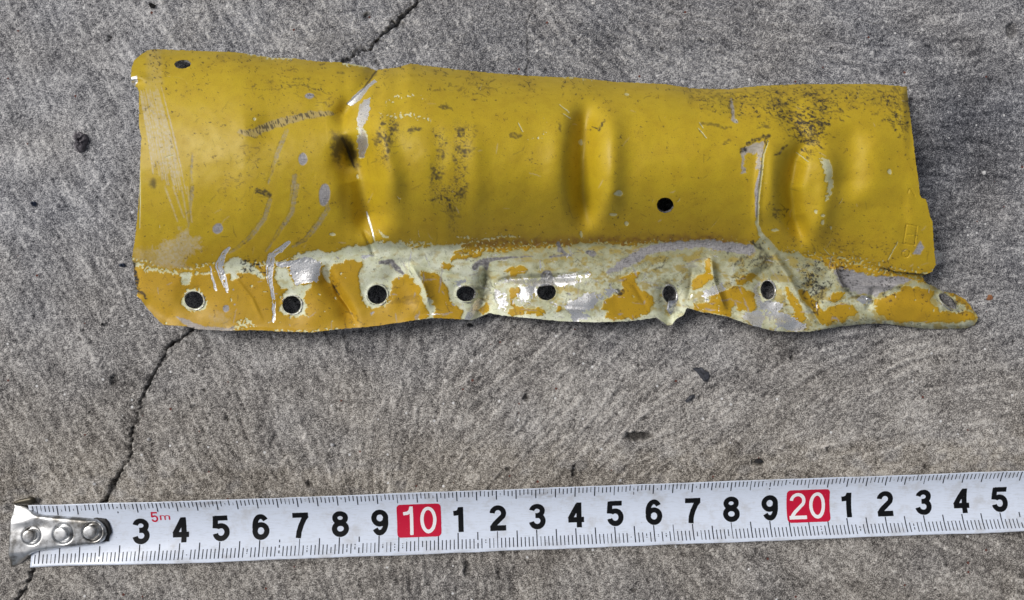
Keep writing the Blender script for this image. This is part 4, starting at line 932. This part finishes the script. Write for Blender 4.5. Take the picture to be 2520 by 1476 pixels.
# numerals drawn as thick strokes on a fine grid
def arc(cx, cy, rx, ry, a0, a1, n=18):
    return [(cx+rx*math.cos(math.radians(a0+(a1-a0)*i/n)), cy+ry*math.sin(math.radians(a0+(a1-a0)*i/n))) for i in range(n+1)]
G = {'0': [arc(0, 0, 1.5, 2.65, 0, 360, 32)], '1': [[(.55, 3.25), (.55, -3.25)], [(-1.35, 1.55), (-.4, 1.66), (.2, 2.05), (.5, 2.9)]],
     '2': [arc(0, 1.15, 1.48, 1.5, 178, -32)+[(-.75, -1.5), (-1.35, -2.25), (-1.5, -2.7)], [(-2.1, -2.65), (2.05, -2.65)]],
     '3': [arc(0, 1.40, 1.38, 1.25, 172, -75), arc(0, -1.22, 1.52, 1.45, 78, -172), [(-.45, .16), (.4, .16)]],
     '4': [[(.75, 3.25), (.75, -3.25)], [(.55, 2.75), (-1.65, -1.15)], [(-2.1, -1.30), (2.05, -1.30)]],
     '5': [[(-1.45, 2.65), (1.8, 2.65)], [(-1.25, 3.2), (-1.50, -.05)], [(-1.5, .0), (-1.3, .25)]+arc(.02, -1.02, 1.52, 1.62, 128, -168)],
     '6': [arc(0, -1.10, 1.52, 1.58, 0, 360, 30), arc(.02, 0, 1.54, 2.68, 205, 38)], '7': [[(-2.0, 2.65), (2.05, 2.65)], [(1.62, 2.5), (.85, 1.5), (.1, -.1), (-.42, -1.7), (-.6, -3.25)]],
     '8': [arc(0, 1.50, 1.36, 1.18, 0, 360, 28), arc(0, -1.30, 1.54, 1.38, 0, 360, 30)],
     'm': [[(-1.55, 2.0), (-1.55, -2.2)], arc(-.78, .55, .78, 1.05, 180, 0, 12)+[(0, -2.2)], arc(.78, .55, .78, 1.05, 180, 0, 12)+[(1.56, -2.2)]]}
G['9'] = [[(-x, -y) for x, y in st] for st in G['6']]
def glyph_sdf(ch, gx, gy, t):
    d = np.full(gx.shape, 1e3)
    for st in G[ch]:
        P = np.array(st); dd, tt, sd = line_dist(gx, gy, P); s = dd-t/2
        if np.hypot(*(P[0]-P[-1])) > .2:
            for end, prv in ((P[0], P[1]), (P[-1], P[-2])):
                dr = (end-prv)/np.hypot(*(end-prv)); x = gx-end[0]; y = gy-end[1]
                s = np.where(np.hypot(x, y) < t, np.maximum(s, x*dr[0]+y*dr[1]), s)
        d = np.minimum(d, s)
    return d
def numeral(ch, a, bq, mat, parent, hgt=6.5, wid=4.3, t=1.32, dz=.03, label=None):
    sx = (wid-t)/3.05; sy = (hgt-t)/5.3
    g = .085
    gx, gy = np.meshgrid(np.arange(-wid/2-.8, wid/2+.8, g), np.arange(-hgt/2-.5, hgt/2+.5, g))
    s = glyph_sdf(ch, gx/sx, gy/sy, t/min(sx, 1.0))*min(sx, sy)
    s = s+.025*perlin(gx/.5+a, gy/.5, 5)
    kp, gx2, gy2 = snap_grid(gx, gy, s)
    q = grid_quads(kp, gx.shape); ids, inv = np.unique(q.ravel(), return_inverse=True)
    P = blade_pt(a+gx2.ravel()[ids], bq+gy2.ravel()[ids], dz)
    o = mesh_obj('numeral', P, inv.reshape(-1, 4), mat=mat, parent=parent)
    return o
for c in range(3, 34):
    if c % 10 == 0:
        g = .12; gx, gy = np.meshgrid(np.arange(-6.6, 6.61, g), np.arange(-5, 5.01, g))
        s = np.hypot(np.maximum(np.abs(gx)-4.6, 0), np.maximum(np.abs(gy)-3.2, 0))-1.0+.04*perlin(gx*1.4, gy*1.4, 6)
        kp, gx2, gy2 = snap_grid(gx, gy, s); q = grid_quads(kp, gx.shape); ids, inv = np.unique(q.ravel(), return_inverse=True)
        bx = mesh_obj('number_panel', blade_pt(c*10+.2+gx2.ravel()[ids], .25+gy2.ravel()[ids], .045), inv.reshape(-1, 4), mat=m_red, parent=tape)
        for ch, ox in ((str(c)[0], -2.7 if c > 10 else -2.5), ('0', 2.35)):
            numeral(ch, c*10+.2+ox, .25, m_white, bx, 6.7, 4.1, .78, .075)
    else:
        numeral(str(c)[-1], c*10+.25, .05, m_black, tape)
numeral('5', 33.9, 3.55, m_red, tape, 2.75, 1.75, .42); numeral('m', 36.5, 3.35, m_red, tape, 2.0, 2.5, .36)

# hook with three rivets
Z1 = lambda pts: [(.23486*x, 1170.5+.23486*y) for x, y in pts]
def to_tape(pts, z):
    out = []
    for u, v in pts:
        zz = z if z != 'hook' else .6+1.6*min(max((u-42)/36, 0), 1)
        p = pt(u, v, zz*MM)-A0; out.append((p@ax*1000, p@nrm*1000))
    return out
m_chrome, nt, bs = new_mat('nickel_plate'); b = NB(nt); co = b.coord()
n1 = b.noise(280, 5, .65, co); n2 = b.noise(4000, 3, .6, co)
b.link(b.ramp(n1, [(.36, (.20, .19, .175)), (.56, (.68, .69, .70))]), bs.inputs['Base Color']); bs.inputs['Metallic'].default_value = 1.0
b.link(b.math('ADD', .20, b.math('MULTIPLY', n1, .30)), bs.inputs['Roughness']); b.link(b.bump(b.math('ADD', n1, b.math('MULTIPLY', n2, .25)), .05, .0002), bs.inputs['Normal'])
m_dark, nt, bs = new_mat('shadow_black'); bs.inputs['Base Color'].default_value = (.010, .010, .011, 1); bs.inputs['Roughness'].default_value = .55  # black for the painted shadow past the hook
m_sooty, nt, bs = new_mat('tarnished_steel'); bs.inputs['Base Color'].default_value = (.075, .065, .045, 1); bs.inputs['Roughness'].default_value = .38; bs.inputs['Metallic'].default_value = .5
def plate(name, poly, hfun, mat, parent, g=.12, thick=1.0):
    poly = np.asarray(poly)
    gx, gy = np.meshgrid(np.arange(poly[:, 0].min()-.6, poly[:, 0].max()+.6, g), np.arange(poly[:, 1].min()-.6, poly[:, 1].max()+.6, g))
    s = sdf_poly(gx, gy, poly); kp, x2, y2 = snap_grid(gx, gy, s)
    h = hfun(x2, y2, np.minimum(s, 0))
    P = (ax*(x2[..., None]*MM)+nrm*(y2[..., None]*MM)+np.array([0, 0, 1])*(h[..., None]*MM)).reshape(-1, 3)
    q = grid_quads(kp, gx.shape); e = border_edges(kp, gx.shape)
    ids, inv = np.unique(q.ravel(), return_inverse=True); q = inv.reshape(-1, 4); lut = np.zeros(P.shape[0], int); lut[ids] = np.arange(len(ids)); e = lut[e]
    P = P[ids]; n = len(P)
    return mesh_obj(name, np.concatenate([P, P-np.array([0, 0, thick*MM])]), np.concatenate([q, np.stack([e[:, 0], e[:, 1], e[:, 1]+n, e[:, 0]+n], 1)]), mat=mat, parent=parent)
hook_poly = to_tape(Z1([(132, 292), (165, 290), (215, 305), (265, 325), (320, 370), (360, 402), (420, 417), (500, 425), (700, 440), (900, 458), (1000, 468), (1060, 505), (1098, 560), (1108, 620), (1080, 680), (1020, 718), (850, 737), (700, 755), (500, 780), (380, 797), (320, 818), (285, 850), (250, 885), (180, 940), (110, 965), (82, 968), (100, 880), (118, 700), (130, 500)]), 'hook')
ext = float(np.min([p[0] for p in hook_poly]))
RIV = [(*to_tape(Z1([(x, y)]), 3.0)[0], rr/2.8*.06802) for (x, y, rr) in ((297, 637, 72), (628, 617, 80), (937, 596, 78))]
def hook_h(x, y, s):
    d = -s
    wing = sstep(3.4, 7.6, np.abs(y+.1))*sstep(9, 3, x-ext)
    z = 2.35-1.6*wing
    z = z-.75*np.exp(-d/.28)-.9*np.exp(-(x-ext)/.45)
    dishes = 0
    z = z-.35*np.exp(-(((x-ext-7)/4.0)**2+((y-2.6)/1.6)**2))+.03*fbm(x/3, y/3, 2, 3)
    for (rx, ry, rr) in RIV: z = z-.75*np.exp(-((np.hypot(x-rx-.35, y-ry+.1)-rr*1.0)/.42)**2)
    return z
hook = plate('hook', hook_poly, hook_h, m_chrome, tape, .11, .9)
plate('back_lip', to_tape(Z1([(132, 296), (150, 272), (200, 250), (320, 224), (345, 228), (357, 245), (352, 292), (270, 305), (210, 302)]), 1.2), lambda x, y, s: 1.15-.5*np.exp(s/.3)+.25*(y-6.5), m_sooty, hook, .13, .6)
plate('hook_shadow', to_tape(Z1([(980, 445), (1010, 438), (1110, 450), (1140, 490), (1160, 560), (1166, 600), (1140, 640), (1133, 690), (1080, 694), (1020, 640), (1000, 560)]), 1.0), lambda x, y, s: 1.15-.25*np.exp(s/.15)+x*0, m_dark, tape, .12, .5)  # dark plate standing in for the hook's shadow past its round end
for (x, y, rr) in ((297, 637, 72), (628, 617, 80), (937, 596, 78)):
    (a, bq), = to_tape(Z1([(x, y)]), 3.0); R = rr/2.8*.06802*.88; co = []; nseg = 40
    prof = [(.92, -.9), (.98, .20), (1.0, .42), (.96, .56), (.86, .62), (.5, .65), (.0, .66)]
    r2 = np.random.default_rng(int(x))
    tx, ty = r2.uniform(-.06, .06, 2)
    for pr, pz in prof:
        for i in range(nseg):
            an = 2*math.pi*i/nseg; lx = R*pr*math.cos(an); ly = R*pr*math.sin(an)
            co.append(ax*((a+lx)*MM)+nrm*((bq+ly)*MM)+np.array([0, 0, (2.4+pz+tx*lx+ty*ly)*MM]))
    q = [(k*nseg+i, k*nseg+(i+1) % nseg, (k+1)*nseg+(i+1) % nseg, (k+1)*nseg+i) for k in range(len(prof)-1) for i in range(nseg)]
    mesh_obj('rivet', np.array(co), np.array(q), mat=m_chrome, parent=hook)

# ================================================================== LOOSE BITS ON THE CONCRETE
def stone_mat(name, c1, c2, sc=1500, ro=.75):
    m, nt, bs = new_mat(name); b = NB(nt); n = b.noise(sc, 4, .65, b.coord())
    b.link(b.ramp(n, [(.32, c1), (.62, c2)]), bs.inputs['Base Color']); bs.inputs['Roughness'].default_value = ro
    b.link(b.bump(n, .6, .0003), bs.inputs['Normal']); return m
m_slate = stone_mat('slate_chip', (.022, .024, .032), (.052, .056, .070), 900, .5); m_clay = stone_mat('lilac_clod', (.05, .046, .052), (.19, .175, .195), 1400)
m_blue = stone_mat('blue_stone', (.02, .03, .055), (.07, .095, .16)); m_black_s = stone_mat('black_grit', (.006, .006, .007), (.03, .03, .034)); m_pale = stone_mat('pale_grit', (.45, .45, .46), (.75, .75, .76), 900, .4); m_rust = stone_mat('rust_flake', (.16, .06, .02), (.33, .15, .07))
def lump(name, label, cat, outline, hgt, mat, seed=0, lay=4, group=None):
    """stone: irregular outline traced on the ground, domed and faceted"""
    P = np.asarray(outline, float); cx, cy = P.mean(0); r2 = np.random.default_rng(seed)
    D = []
    for i in range(len(P)):                           # refine outline
        a, bq = P[i], P[(i+1) % len(P)]
        D += [a, (a+bq)/2+r2.uniform(-.06, .06, 2)*np.hypot(*(bq-a))]
    P = np.array(D); n = len(P); base = np.array(pt(cx, cy)); co = []
    for k in range(lay+1):
        f = 1-k/lay
        prof = (1-(f**3.0))
        for i in range(n):
            x, y, _ = pt(cx+(P[i, 0]-cx)*f, cy+(P[i, 1]-cy)*f)
            z = (-.5 if k == 0 else hgt*(.25+.75*prof)*(1+r2.uniform(-.28, .28)))
            co.append((x-base[0], y-base[1], z*MM))
    q = [(k*n+i, k*n+(i+1) % n, (k+1)*n+(i+1) % n, (k+1)*n+i) for k in range(lay) for i in range(n)]
    o = mesh_obj(name, np.array(co), np.array(q), mat=mat, smooth=False); o.location = tuple(base)
    o['label'] = label; o['category'] = cat
    if group: o['group'] = group
    return o
def oval(u, v, a, c, n=8, seed=0, rot=0):
    r2 = np.random.default_rng(seed+100); cr, sr = math.cos(math.radians(rot)), math.sin(math.radians(rot)); o = []
    for i in range(n):
        t = -2*math.pi*i/n; k = r2.uniform(.75, 1.15); x = a*k*math.cos(t); y = c*k*math.sin(t); o.append((u+x*cr-y*sr, v+x*sr+y*cr))
    return o
RZ = lambda pts: [(.26730*x, .26730*y) for x, y in pts]
lump('clod', 'pitted grey-lilac clod of dirt left of the yellow panel', 'clod', RZ([(690, 1215), (740, 1205), (800, 1230), (830, 1275), (810, 1330), (785, 1400), (735, 1420), (690, 1370), (700, 1300), (675, 1250)]), 1.5, m_clay, 1, 5)
lump('slate_chip', 'larger dark slate chip with a curved edge, below the torn tail of the panel', 'stone chip', [(1698, 903), (1712, 902), (1726, 900), (1738, 911), (1749, 915), (1751, 932), (1744, 942), (1730, 941), (1716, 922)], .6, m_slate, 2, 3)
lump('slate_chip', 'small splinter-shaped slate chip just below the larger dark chip', 'stone chip', [(1685, 986), (1696, 973), (1709, 968), (1712, 972), (1702, 986), (1688, 993)], .7, m_slate, 3, 3)
lump('pebble', 'round blue-grey pebble beside the left corner of the panel', 'pebble', oval(302, 652, 8, 6.5, 9, 4), .9, m_blue, 4)
lump('pebble', 'dark bluish pebble near the left picture edge below the pitted clod', 'pebble', oval(83, 501, 7, 7, 8, 5), .9, m_blue, 5)
lump('grit', 'black grit lump at the top left, above the upper corner of the panel', 'grit', oval(375, 14, 10, 8, 9, 6), .9, m_black_s, 6)
lump('grit', 'triangular black grit on the concrete left of the crack', 'grit', [(246, 801), (252, 791), (258, 803)], .5, m_black_s, 8, 3)
lump('grit', 'dark grit lump below the panel near the middle pinch of the flange', 'grit', oval(1155, 800, 9, 6, 8, 10), .7, m_black_s, 10)
lump('grit', 'shiny white grain on the concrete right of the panel', 'grit', oval(2421, 425, 5, 6, 8, 11), .7, m_pale, 11)
lump('grit', 'pale round grain close to the left end of the tape, above it', 'grit', oval(367, 1080, 5, 5, 8, 13), .5, m_pale, 13)
lump('grit', 'pale round grain above the 9 of the tape', 'grit', oval(818, 1094, 6, 5.5, 8, 14), .5, m_pale, 14)
lump('rust_flake', 'orange-brown rust flake right of the pointed panel tail', 'rust flake', [(2425, 738), (2430, 724), (2440, 722), (2445, 735), (2436, 742)], .5, m_rust, 15, 3)
lump('grit', 'black grit just above the tape near the 20', 'grit', oval(1867, 1135, 13, 6, 9, 17), .6, m_black_s, 17)
